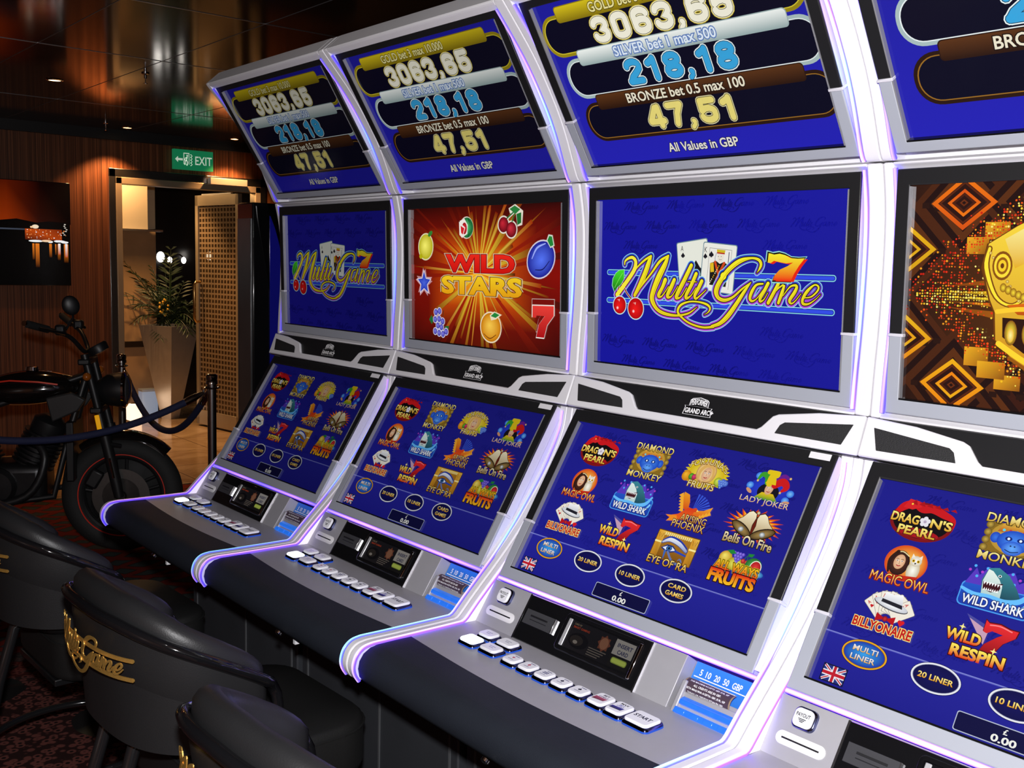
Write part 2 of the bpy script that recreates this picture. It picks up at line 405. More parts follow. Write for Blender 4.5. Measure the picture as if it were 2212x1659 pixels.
def i_joker(A, x, y):
    A.ell(x, y+4, 50, 26, '2030b8', '2848e0', n=24)
    for u, v in ((-48, 2), (52, 4), (46, 20), (-34, -22)): A.ell(x+u, y+v, 9, 8, '2468e0', '80c8ff', n=12)
    A.ell(x, y+10, 26, 20, '141018', n=20); A.poly([(x-30, y+28), (x-14, y+12), (x+14, y+12), (x+30, y+28)], ('f0c818', '2c9a28'))
    A.ell(x-46, y+14, 9, 4, 'd89a70', n=12, rot=30); A.ell(x+48, y+25, 10, 4, 'd89a70', n=12, rot=-15)
    face(A, x, y+2, 1.25)
    A.rib([(x-10, y-10, 12), (x-14, y-24, 14), (x-28, y-26, 10), (x-34, y-14, 5)], '3ca028')
    A.rib([(x-4, y-10, 16), (x-2, y-26, 17), (x+10, y-33, 12), (x-14, y-34, 10)], 'e8c818')
    A.rib([(x+10, y-12, 12), (x+22, y-30, 10), (x+36, y-28, 6)], '6a1c90')
    A.rib([(x+10, y-8, 16), (x+26, y-18, 17), (x+38, y-8, 14), (x+30, y+2, 6)], 'd01818')
    A.poly([(x-14, y-8), (x+12, y-8), (x+8, y-22), (x-10, y-22)], 'e8c818')
    for u, v in ((-34, -11), (40, -28), (28, 6)): A.ell(x+u, y+v, 3, 3, 'b88018', 'fff0b0', n=10)
    A.text('LADY JOKER', x-60, x+60, y+26, y+42, ('fff0b0', 'e09828'), 0.0, [(0.05, '2818a0')])
def i_owl(A, x, y):
    A.ell(x, y-6, 40, 34, 'd84810', 'ffc850', n=36, hx=14, hy=-6); A.ell(x-12, y-4, 19, 24, '281410', '603018', n=20)
    face(A, x-12, y-6, 1.3); A.rib([(x-26, y-20), (x-12, y-26), (x+2, y-20)], 'e8d8a0', 2)
    A.rib([(x-27, y+16, 4), (x-30, y-6, 7), (x-20, y-24, 7)], '301810')
    A.ell(x+17, y+4, 12, 19, 'c8b898', 'fffff4', n=20); A.ell(x+17, y-14, 11, 10, 'd0c4a8', 'ffffff', n=18)
    for q in (-1, 1):
        A.poly([(x+17+q*10, y-18), (x+17+q*9, y-27), (x+17+q*3, y-21)], 'f0e8d8')
        A.ell(x+17+q*4.5, y-14, 3, 3, 'e8b820', n=10); A.ell(x+17+q*4.5, y-14, 1.4, 1.4, '181008', n=8)
    A.poly([(x+15, y-11), (x+19, y-11), (x+17, y-7)], '303028')
    A.poly([(x-30, y+22), (x+30, y+14), (x+28, y+26), (x-22, y+28)], 'c82810')
    wp = lambda u, v: (u, v)
    A.text('MAGIC OWL', x-56, x+56, y+20, y+38, ('ffe070', 'e86010'), 0.0, [(0.06, '7a1408')])
def i_shark(A, x, y):
    A.rrect(x-60, y-4, x+60, y+40, 9, '4aa0f0'); A.rrect(x-58, y-2, x+58, y+38, 8, ('2058c8', '1838a8'))
    A.poly([(x-56, y), (x-44, y-30), (x-36, y-18), (x-24, y-36), (x-6, y-24), (x+18, y-36), (x+30, y-18), (x+48, y-32), (x+52, y-4)], '5838c0')
    for k in range(16): A.ell(x-54+k*7, y-24-10*math.sin(k*2.1), 2.6, 2.6, '50b0f8' if k % 3 else 'b040c8', n=8)
    A.poly([(x-24, y+16), (x-30, y-12), (x-24, y-34), (x-8, y-38), (x+12, y-28), (x+30, y-8), (x+44, y+14)], ('3a8a98', '1c4858'))
    A.poly([(x-24, y+16), (x-28, y-10), (x-24, y-32), (x-16, y-30), (x-2, y-18), (x+6, y-6), (x+8, y+16)], ('e8f4ec', 'b0d0d0'))
    A.ell(x-3, y-24, 3, 2.4, 'f0f8f8', n=10); A.ell(x-3, y-24, 1.6, 1.6, '081018', n=8)
    A.poly([(x-27, y-10), (x-14, y-8), (x+6, y-12), (x+2, y+2), (x-10, y+7), (x-24, y+4)], '401018')
    for k in range(7):
        A.poly([(x-26+k*4.6, y-9.5), (x-22+k*4.6, y-9.5), (x-24+k*4.6, y-4)], 'ffffff')
        A.poly([(x-23+k*3.6, y+5), (x-19.6+k*3.6, y+5), (x-21.4+k*3.6, y)], 'ffffff')
    A.rib([(x-58, y+10, 5), (x-36, y+16, 7), (x-10, y+14, 6), (x+16, y+17, 8), (x+40, y+10, 9), (x+52, y-8, 5)], '68c0ff')
    A.rib([(x+28, y+22, 3), (x+44, y+24, 5), (x+54, y+10, 5)], '88d0ff')
    A.text('WILD SHARK', x-52, x+52, y+19, y+35, 'f4f8ff', 0.02, [(0.06, '101c60')])
def i_phoenix(A, x, y):
    for k in range(9):
        a = R(-86 + k*11); A.poly([(x+4, y-2), (x+4+46*math.cos(a-.05), y-2+40*math.sin(a-.05)), (x+4+46*math.cos(a+.05), y-2+40*math.sin(a+.05))], '3858d8')
    A.poly([(x-2, y+6), (x-20, y-2), (x-34, y-22), (x-34, y-40), (x-18, y-36), (x-10, y-20), (x-8, y-8), (x+8, y-6)], ('f0a020', 'd83010'))
    for k in range(6): A.poly([(x-36+k*2.5, y-38+k*6), (x-46+k*3, y-30+k*7), (x-32+k*3, y-24+k*6)], 'f8b030')
    A.poly([(x-2, y+8), (x+14, y-4), (x+34, y-8), (x+54, y-20), (x+50, y-4), (x+38, y+10), (x+20, y+14)], ('f8b030', 'e04010'))
    for k in range(5): A.poly([(x+50-k*7, y-10+k*4), (x+56-k*7, y-2+k*4), (x+44-k*7, y+4+k*3)], 'f8b030')
    A.poly([(x+12, y-8), (x-8, y-6), (x-28, y+12), (x-56, y+22), (x-40, y+26), (x-44, y+32), (x-22, y+28), (x-2, y+18), (x+10, y+6)], ('e03818', 'f07018'))
    A.poly([(x-30, y+16), (x-60, y+20), (x-46, y+24), (x-52, y+34), (x-24, y+26)], 'f89020')
    A.ell(x+12, y-5, 6, 5, 'e04818', n=12); A.poly([(x+17, y-7), (x+23, y-4), (x+16, y-2)], 'f8d860')
    A.text('ARISING', x-18, x+52, y+9, y+24, ('ffe890', 'd89020'), 0.0, [(0.06, '401008')])
    A.text('PHOENIX', x-34, x+54, y+25, y+42, ('ffe890', 'd89020'), 0.0, [(0.06, '401008')])
def bell(A, cu, cv, k, rot):
    body = [(-5, -24), (5, -24), (10, -18), (13, -4), (20, 8), (26, 14), (-26, 14), (-20, 8), (-13, -4), (-10, -18)]
    f = lambda P, g=1.0: A.rot([(cu + u*k*g, cv + v*k*g) for u, v in P], cu, cv, rot)
    A.poly(f(body, 1.08), '241808'); A.poly(f(body), ('fff4d0', 'a8884c'))
    q = A.rot([(cu, cv + 14*k)], cu, cv, rot)[0]
    A.ell(q[0], q[1], 26*k, 10*k, '241808', n=22, rot=rot); A.ell(q[0], q[1], 24*k, 8*k, '5a4420', 'b89858', n=22, rot=rot)
    A.ell(q[0], q[1]+1, 6*k, 5*k, '70787c', 'f4f8f8', n=12, hx=-1, hy=-1)
def i_bells(A, x, y):
    flames(A, x, y-4, 50, 25, 3); A.ell(x, y-4, 42, 20, '6a1c08', n=24)
    bell(A, x-20, y-6, 1.15, 24); bell(A, x+21, y-5, 1.15, -22)
    A.ell(x, y-32, 4, 4, '907030', 'fff0c0', n=10)
    wp = lambda u, v: (u, v + 2*((u-x)/56)**2)
    A.text('Bells On Fire', x-60, x+60, y+20, y+41, ('fff0c8', 'a8843c'), 0.02, [(0.06, '1c1004')], warp=wp)
def i_bill(A, x, y):
    for k in range(6):
        a = -52 + k*21; cu = x + 30*math.sin(R(a)); cv = y + 8 - 26*math.cos(R(a))
        A.rrect(cu-15, cv-21, cu+15, cv+21, 2, '807870', rot=a); A.rrect(cu-14.3, cv-20.3, cu+14.3, cv+20.3, 2, 'f0eadc', rot=a)
        p = A.rot([(cu-8, cv-13)], cu, cv, a)[0]
        A.text('A', p[0]-2.6, p[0]+2.6, p[1]-3.5, p[1]+3.5, 'c81820', 0.02, rot=a)
        p = A.rot([(cu-8, cv-4)], cu, cv, a)[0]; heart(A, p[0], p[1], 7, 'c81820')
    heart(A, x+30, y+12, 13, 'd81c20')
    A.poly([(x-18, y+20), (x, y+12), (x+18, y+20), (x+18, y+4), (x, y+12), (x-18, y+4)], 'b81018')
    A.ell(x, y+12, 5, 5, '801010', 'd83030', n=12)
    A.ell(x+2, y-14, 34, 9, '484850', n=24, rot=8); A.ell(x+2, y-15, 33, 8, 'c8ccd4', 'ffffff', n=24, rot=8)
    A.poly([(x-18, y-16), (x-14, y-36), (x+2, y-34), (x+18, y-38), (x+24, y-12)], ('ffffff', 'b8bcc8'))
    A.poly([(x-18, y-17), (x-17, y-23), (x+22, y-19), (x+24, y-12)], '202028')
    A.text('BILLYONAIRE', x-56, x+56, y+20, y+38, 'c01c18', 0.03, [(0.06, 'f8e080')])
def i_respin(A, x, y):
    A.poly([(x+6, y-26), (x-34, y-38), (x-2, y-2)], '4a4a9c'); A.poly([(x+8, y-18), (x-28, y-32), (x+6, y+6)], 'c8a0b8')
    sv = [(0, -36), (6, -32), (24, -34), (40, -30), (54, -30), (52, -18), (36, -4), (28, 12), (26, 22), (2, 20), (8, 4), (24, -12), (32, -18), (14, -20), (6, -14), (0, -16)]
    A.poly([(x+u*1.06-1, y+v*1.06) for u, v in sv], '500408'); A.poly([(x+u, y+v) for u, v in sv], ('f02c30', '8a0810'))
    A.rib([(x+8, y-29), (x+24, y-31), (x+44, y-27)], 'ff8888', 2)
    A.text('WILD', x-58, x+2, y-8, y+12, ('fff060', 'e02010'), 0.04, [(0.06, '380408')])
    A.text('RESPIN', x-42, x+48, y+17, y+38, ('fff060', 'e02010'), 0.04, [(0.06, '380408')])
    A.star(x-34, y-14, 6, 2, 4, 'fff090'); A.star(x+26, y+12, 6, 2, 4, 'fff090')
def i_ra(A, x, y):
    A.rrect(x-58, y-36, x+58, y+30, 3, '5a3a08'); A.rect(x-56, y-34, x+56, y-24, ('f0c050', 'a87018'))
    for q in (-1, 1):
        A.grad(x+q*56-(18 if q > 0 else 0), y-34, x+q*56+(0 if q > 0 else 18), y+29, ('e8a830', 'f0c050', 'a87018', 'c88820'))
        A.rect(x+q*47-10, y-10, x+q*47+10, y-6, 'fff0a0')
        A.rib([(x+q*47-6, y-28), (x+q*47-3, y-18), (x+q*47, y-26), (x+q*47+3, y-18), (x+q*47+6, y-28)], '8a5810', 1.4, smooth=False)
    A.rect(x-38, y-24, x+38, y+29, ('b07820', '80500c'))
    for k in range(14): A.rect(x-37+k*5.4, y-32, x-34+k*5.4, y-25, 'fff0a0')
    A.rib([(x-36, y-8, 6), (x-18, y-18, 12), (x+8, y-14, 12), (x+34, y-2, 9)], '404c88'); A.rib([(x-35, y-9, 4), (x-18, y-18, 9), (x+8, y-14, 9), (x+33, y-2, 6)], ('f4f8ff', '8090c8'))
    A.rib([(x-36, y-13, 2), (x-18, y-24, 4), (x+10, y-20, 4), (x+34, y-8, 2)], '2038a8')
    A.poly([(x-34, y+4), (x-20, y-6), (x-4, y-6), (x+12, y+4), (x-6, y+10), (x-22, y+9)], '102878'); A.poly([(x-30, y+3), (x-19, y-3), (x-5, y-3), (x+7, y+3), (x-7, y+7), (x-21, y+6)], 'e8f0ff')
    A.ell(x-12, y+1.5, 8, 6, '103070', '50a0e8', n=18); A.ell(x-12, y+1.5, 3, 3, '041028', n=10)
    A.rib([(x+6, y+4, 5), (x+36, y+8, 4)], '2848b8'); A.rib([(x-20, y+9, 6), (x-18, y+26, 2)], '3868c0')
    A.rib([(x-12, y+9, 5), (x+4, y+24, 5), (x+22, y+30, 5), (x+32, y+24, 4), (x+26, y+18, 3), (x+22, y+22, 2)], '6878b0')
    A.text('EYE OF RA', x-58, x+54, y+25, y+42, ('ffe080', 'c88818'), 0.01, [(0.06, '241404')])
def i_fruits(A, x, y):
    A.ell(x-34, y-14, 16, 15, 'c89010', 'fff070', n=18, hx=-4, hy=-5); A.ell(x-6, y-6, 22, 14, 'b0a010', 'f8f870', n=18)
    grapes(A, x-6, y-20, 1.15); cherries(A, x+14, y-22, 0.8)
    A.ell(x+36, y-12, 20, 17, '1c6a28', '58b858', n=20); A.ell(x+42, y-10, 14, 15, 'f0f0e0', n=18); A.ell(x+42, y-10, 12, 13, 'b01418', 'f04040', n=18)
    A.ell(x+52, y+2, 14, 7, '2060b0', '70c8f8', n=16); A.poly([(x-36, y-30), (x-22, y-34), (x-12, y-28), (x-24, y-24)], '208a38'); A.poly([(x+14, y-34), (x+30, y-36), (x+26, y-28)], '208a38')
    A.text('ALL WAYS', x-54, x+54, y-8, y+12, ('f8d020', 'f02810'), 0.03, [(0.09, 'd8c010'), (0.05, '300808')])
    A.text('FRUITS', x-58, x+56, y+12, y+40, ('e81810', 'ffc820'), 0.05, [(0.06, '300808')])
ICONS = [i_dragon, i_monkey, i_fortuna, i_joker, i_owl, i_shark, i_phoenix, i_bells, i_bill, i_respin, i_ra, i_fruits]

# heavy condensed numerals drawn as strokes in a 1 x 1.6 box
def _arc(cu, cv, ru, rv, a0, a1, n=8): return [(cu + ru*math.cos(R(a0+(a1-a0)*k/n)), cv + rv*math.sin(R(a0+(a1-a0)*k/n))) for k in range(n+1)]
_w = .19
NUM = {
 '0': [_arc(.5, .46, .29, .27, 180, 360) + _arc(.5, 1.14, .29, .27, 0, 180) + [(.21, .46)]],
 '1': [[(.58, .19), (.58, 1.41)], [(.56, .26), (.30, .44)]],
 '2': [_arc(.5, .46, .29, .27, 185, 360) + [(.79, .62), (.62, .86), (.36, 1.14), (.24, 1.41)], [(.22, 1.41), (.80, 1.41)]],
 '3': [_arc(.5, .46, .29, .27, 185, 360) + [(.79, .58)] + [(.72, .74), (.56, .79), (.74, .86), (.79, 1.0)] + _arc(.5, 1.14, .29, .27, 0, 175)],
 '4': [[(.70, .19), (.70, 1.41)], [(.58, .22), (.22, 1.06)], [(.22, 1.12), (.86, 1.12)]],
 '5': [[(.80, .19), (.26, .19)], [(.26, .19), (.24, .80)], [(.24, .80), (.40, .68), (.58, .66)] + _arc(.5, .92, .29, .24, -60, 0) + _arc(.5, 1.14, .29, .27, 0, 175)],
 '6': [_arc(.5, .46, .29, .27, -5, -180) + [(.21, 1.14)] + _arc(.5, 1.14, .29, .27, 180, 0) + _arc(.5, .98, .29, .26, 0, -175)],
 '7': [[(.20, .19), (.80, .19)], [(.78, .22), (.58, .74), (.46, 1.41)]],
 '8': [_arc(.5, .46, .27, .27, 0, 360, 14), _arc(.5, 1.12, .29, .29, 0, 360, 14)],
 ',': [[(.22, 1.34), (.27, 1.40)], [(.26, 1.36), (.25, 1.56), (.14, 1.72)]]}
def numerals(A, t, u0, u1, v0, v1, col, outline):
    wid = [.50 if c == ',' else (.86 if c == '1' else 1.0) for c in t]
    k = (u1-u0)/sum(wid); h = (v1-v0)/1.6
    for grow, c in list(outline) + [(0, col)]:
        u = u0; first = True
        for ch, w in zip(t, wid):
            for st in NUM[ch]:
                A.rib([(u + p[0]*k - (.06*k if ch == '1' else 0), v0 + p[1]*h) for p in st], c, min(.42*k, .40*h) * (.72 if ch == ',' else 1), grow=grow, smooth=False, cap=ch not in '1' or True, same=not first); first = False
            u += w*k
LX, LY = 351.0, 210.0
def script_logo(A, col, cu=LX, cv=LY, k=1.0, grow=0.0, per=4, same=False, strokes=None):
    for i, st in enumerate(strokes or LOGO):
        A.rib([(cu + (u-LX)*k, cv + (v-LY)*k, w) for u, v, w in st], col, per=per, grow=grow, scale=k, same=same or i > 0)
def watermarks(A, col, rows, v0, dv, k=0.19, off=68, skip=None, u1=705):
    for r in range(rows):
        for c in range(8):
            u = 10 + c*137 + (off if r % 2 else 0); v = v0 + r*dv
            if u > u1 - 20 or u < 20: continue
            if skip and skip(u, v): continue
            script_logo(A, col, u, v, k, 0.25, 2, same=(r + c) > 0)

def art_jackpot(P):
    A = Art(P); A.grad(-18, -6, 722, 421, ('1c1a98', '1e1ca4', '2320b8', '2320b4'))
    def block(v, bar, hi, edge, t, tu, num, nu, ncol, nol, tcol, tol, du):
        A.rrect(8+du, v+4, 714+du*.3, v+102, 46, edge, n=8); A.rrect(15+du, v+11, 706+du*.3, v+95, 40, hi, n=8)
        A.rrect(17.5+du, v+13, 704+du*.3, v+93, 38, '04031c', n=8)
        A.rrect(70+du*.8, v-14, 646+du*.5, v+24, 9, bar[1]); A.rrect(72+du*.8, v-12, 644+du*.5, v+22, 8, bar)
        A.text(t, tu[0], tu[1], v-6, v+17, tcol, 0.02, tol)
        numerals(A, num, nu[0], nu[1], v+28, v+86, ncol, nol)
    block(26, ('d8c018', '8a7608'), 'd8c830', '9a880c', 'GOLD bet 3 max 10.000', (176, 466), '3063,65', (160, 552),
          'f4f0dc', [(4.2, 'c8b020'), (2.6, 'fff8d0'), (1.2, '4a4208')], 'ece29a', [(0.05, '4a3c04')], 0)
    block(131, ('f4f8f4', '9cb0b0'), 'e8f0f0', 'a8bcbc', 'SILVER bet 1 max 500', (204, 488), '218,18', (212, 526),
          '38a4dc', [(3.6, 'e8f4f4'), (1.3, '143c58')], 'e0ecf8', [(0.07, '5878b8')], 26)
    block(240, ('5a3212', '2c1404'), '9a6a20', '2a1406', 'BRONZE bet 0.5 max 100', (192, 520), '47,51', (228, 486),
          'e8d878', [(3.4, 'd8d0a0'), (1.3, '4a4210')], 'ece4cc', [(0.06, '1c0c02')], 34)
    A.text('All Values in GBP', 262, 458, 362, 384, 'e8e4d8', 0.02, [(0.05, '10104c')])
    return A

def art_multigame(P):
    A = Art(P); A.grad(-18, -6, 722, 421, ('14149c', '1818a4', '16169c', '1414a0'))
    watermarks(A, '0d0d74', 9, 22, 46, skip=lambda u, v: 100 < v < 300 and 60 < u < 640 and not (v < 140 and (u < 240 or u > 500)) and not (v > 265 and u > 470))
    for v in (176.5, 245):
        A.rrect(38, v-7, 686, v+7, 7, '8fe0e8'); A.rrect(40, v-5, 684, v+5, 5, '10109c'); A.rrect(41.5, v-3.6, 682.5, v+3.6, 3.6, '3450f0')
    # two playing cards behind the word
    A.rrect(268, 99, 360, 205, 5, '6a8a98', rot=-7); A.rrect(270, 101, 358, 203, 4, 'eef0e4', rot=-7)
    A.text('A', 276, 284, 112, 124, '303038'); spade(A, 283, 133, 12, '181820'); spade(A, 322, 165, 42, '14141c')
    A.rrect(338, 106, 434, 215, 5, '6a8a98', rot=5); A.rrect(340, 108, 432, 213, 4, 'f2f2e8', rot=5)
    A.text('K', 346, 354, 114, 126, '303038', rot=5); spade(A, 349, 134, 12, '181820')
    q = lambda pts: A.rot(pts, 386, 160, 5)
    A.poly(q([(357, 118), (420, 118), (420, 205), (357, 205)]), '8a8a8a'); A.poly(q([(358, 119), (419, 119), (419, 205), (358, 205)]), 'f4f2ea')
    spade(A, 366, 130, 14, '181820')
    A.poly(q([(378, 120), (402, 120), (401, 126), (379, 126)]), 'd8c020'); A.poly(q([(379, 126), (401, 126), (401, 129), (379, 129)]), 'c03020')
    A.poly(q([(381, 129), (400, 129), (398, 144), (390, 149), (383, 144)]), 'f0e8d8')
    for s_ in (-1, 1): A.ell(390+s_*4, 135, 1.2, .8, '404048', n=8)
    A.rib(q([(387, 141), (390, 142), (394, 141)]), '604040', .8); A.rib(q([(378, 128), (375, 140), (379, 148)]), 'c8c8c8', 3)
    A.poly(q([(362, 152), (380, 146), (390, 151), (400, 146), (416, 152), (412, 200), (366, 200)]), '1c1814')
    for a_, b_ in (((376, 148), (394, 186)), ((402, 148), (384, 186))): A.rib(q([a_, b_]), 'd84818', 6, smooth=False)
    A.poly(q([(362, 152), (372, 150), (376, 170), (366, 172)]), 'e8c020'); A.poly(q([(404, 170), (414, 166), (414, 182), (404, 186)]), 'e8c020')
    for k in range(22):
        p = q([(366 + (k*17) % 46, 154 + (k*11) % 42)])[0]; A.ell(p[0], p[1], 1.5, 1.5, 'f0e8d0' if k % 2 else 'e8b020', n=7)
    A.rib(q([(413, 124), (413, 160)]), '70707c', 2.4, smooth=False)
    # the word itself: cyan rim, blue to violet band, dark line, yellow face
    dot = (402, 178)
    thin = [[(u, v, w*.74 - .4) for u, v, w in st] for st in LOGO]
    for grow, col in ((7.0, '9fe8f0'), (5.3, ('1c48c8', 'c04ce0')), (2.1, '14100c'), (0, ('fff62a', 'f2dc20'))):
        script_logo(A, col, grow=grow, per=6, strokes=thin); r = 8.2 + grow; A.ell(*dot, r, r, col if isinstance(col, str) else col[0], n=20)
    cores = [[(u + w*.15, v + w*.1, max(w*.10, .5)) for u, v, w in st] for st in LOGO]
    script_logo(A, 'd8b414', per=5, strokes=cores)
    # the seven
    sv = [(521, 127), (527, 128), (535, 130), (549, 128), (563, 131), (577, 137), (594, 138), (611, 137), (598, 152), (587, 168), (579, 184), (534, 184), (538, 173), (551, 161), (569, 154), (583, 146), (566, 148), (552, 146), (535, 143), (527, 148), (519, 147)]
    cu, cv = 565, 156
    grow = lambda g: [(cu + (u-cu)*(1+g/46), cv + (v-cv)*(1+g/29)) for u, v in sv]
    A.poly(grow(6), '9fe8e0'); A.poly(grow(3.6), '180c08'); A.poly([(u + 7, v + 2) for u, v in sv], 'f02408'); A.poly(sv, ('fff830', 'f82c0c'))
    # cherries with a leaf
    A.rib([(82, 240), (78, 222), (82, 206)], 'b8e4e4', 6); A.rib([(82, 240), (78, 222), (82, 206)], 'a82018', 3.6)
    A.rib([(134, 248), (108, 226), (90, 200)], 'b8e4e4', 6); A.rib([(134, 248), (108, 226), (90, 200)], 'a82018', 3.6)
    lf = [(97, 170), (97, 192), (86, 206), (76, 212), (66, 224), (58, 208), (60, 192), (70, 178), (82, 171)]
    A.poly([(79 + (u-79)*1.1, 196 + (v-196)*1.07) for u, v in lf], '9fe0c0'); A.poly(lf, ('48e828', '0c5a14')); A.rib([(66, 214), (78, 196), (92, 178)], '88f060', 1.4)
    script_logo(A, 'fff040', strokes=[thin[0]], per=6)
    for u, v, r in ((84, 256, 21), (138, 262, 25)):
        A.ell(u, v, r+2.5, r+2.5, 'c8ecec', n=26); A.ell(u, v, r, r, 'b80008', 'ff1c18', n=26, hx=-3, hy=2)
        A.ell(u-7, v+7, 4.5, 4.5, 'ff3028', 'ffffff', n=12); A.poly([(u-10, v-13), (u+1, v-15), (u-1, v-8), (u-4, v-12)], 'f0a8a0')
    return A

def art_menu(P):
    A = Art(P); A.grad(-18, -6, 722, 421, ('1a1a88', '1a1a8c', '1e1e94', '1c1c90'))
    watermarks(A, '131370', 6, 24, 52, k=0.165)
    A.grad(-18, 305, 722, 421, ('222298', '222298', '181888', '181888'))
    A.grad(-18, 304, 722, 307, ('8c94dc', '8c94dc', '3c3cac', '3c3cac'))
    for k, f in enumerate(ICONS): f(A, 108 + 167*(k % 4), 64 + 90*(k // 4))
    for k, t in enumerate((('MULTI', 'LINER'), ('20 LINER',), ('10 LINER',), ('CARD', 'GAMES'))):
        u = 95 + 132*k; v = 328; o = '7a4c08' if k == 0 else '8c90a8'
        A.ell(u, v, 44, 26, '0c0c50', n=40); A.ell(u, v, 43, 25, 'e8a818' if k == 0 else 'e8eaf0', n=40); A.ell(u, v, 40, 22.4, o, n=40)
        A.ell(u, v, 39, 21.6, '1c38a8' if k == 0 else '080848', '38a0e8' if k == 0 else '0c0c58', n=40)
        for j, w in enumerate(t):
            vv = v - 5 + (0 if len(t) == 1 else (-8 if j == 0 else 8)); hw = 31 if len(w) > 5 else 24
            A.text(w, u-hw, u+hw, vv, vv+10, ('fff090', 'e8a020') if k else ('e8f0ff', 'e8b040'), 0.02, [(0.04, '301c08' if k else '20408c')])
    fu, fv = 54, 379   # the Union flag
    A.rect(fu-24, fv-16, fu+24, fv+16, '101030'); A.rect(fu-22, fv-14, fu+22, fv+14, '20307c')
    for a, b in (((-22, -14), (22, 14)), ((22, -14), (-22, 14))):
        A.rib([(fu+a[0]*.93, fv+a[1]*.93), (fu+b[0]*.93, fv+b[1]*.93)], 'e8e8f0', 5, smooth=False, cap=False); A.rib([(fu+a[0]*.93, fv+a[1]*.93), (fu+b[0]*.93, fv+b[1]*.93)], 'c01c2c', 2, smooth=False, cap=False)
    A.rect(fu-22, fv-5, fu+22, fv+5, 'e8e8f0'); A.rect(fu-5, fv-14, fu+5, fv+14, 'e8e8f0'); A.rect(fu-22, fv-2.8, fu+22, fv+2.8, 'c01c2c'); A.rect(fu-2.8, fv-14, fu+2.8, fv+14, 'c01c2c')
    A.rrect(278, 364, 440, 396, 4, 'b8c0d4'); A.rrect(279.5, 365.5, 438.5, 394.5, 3.5, '08083c')
    A.text('£', 354, 361, 368, 377, 'f0f0ea', 0.02); A.text('0.00', 338, 378, 380, 392, 'f0f0ea', 0.03)
    return A

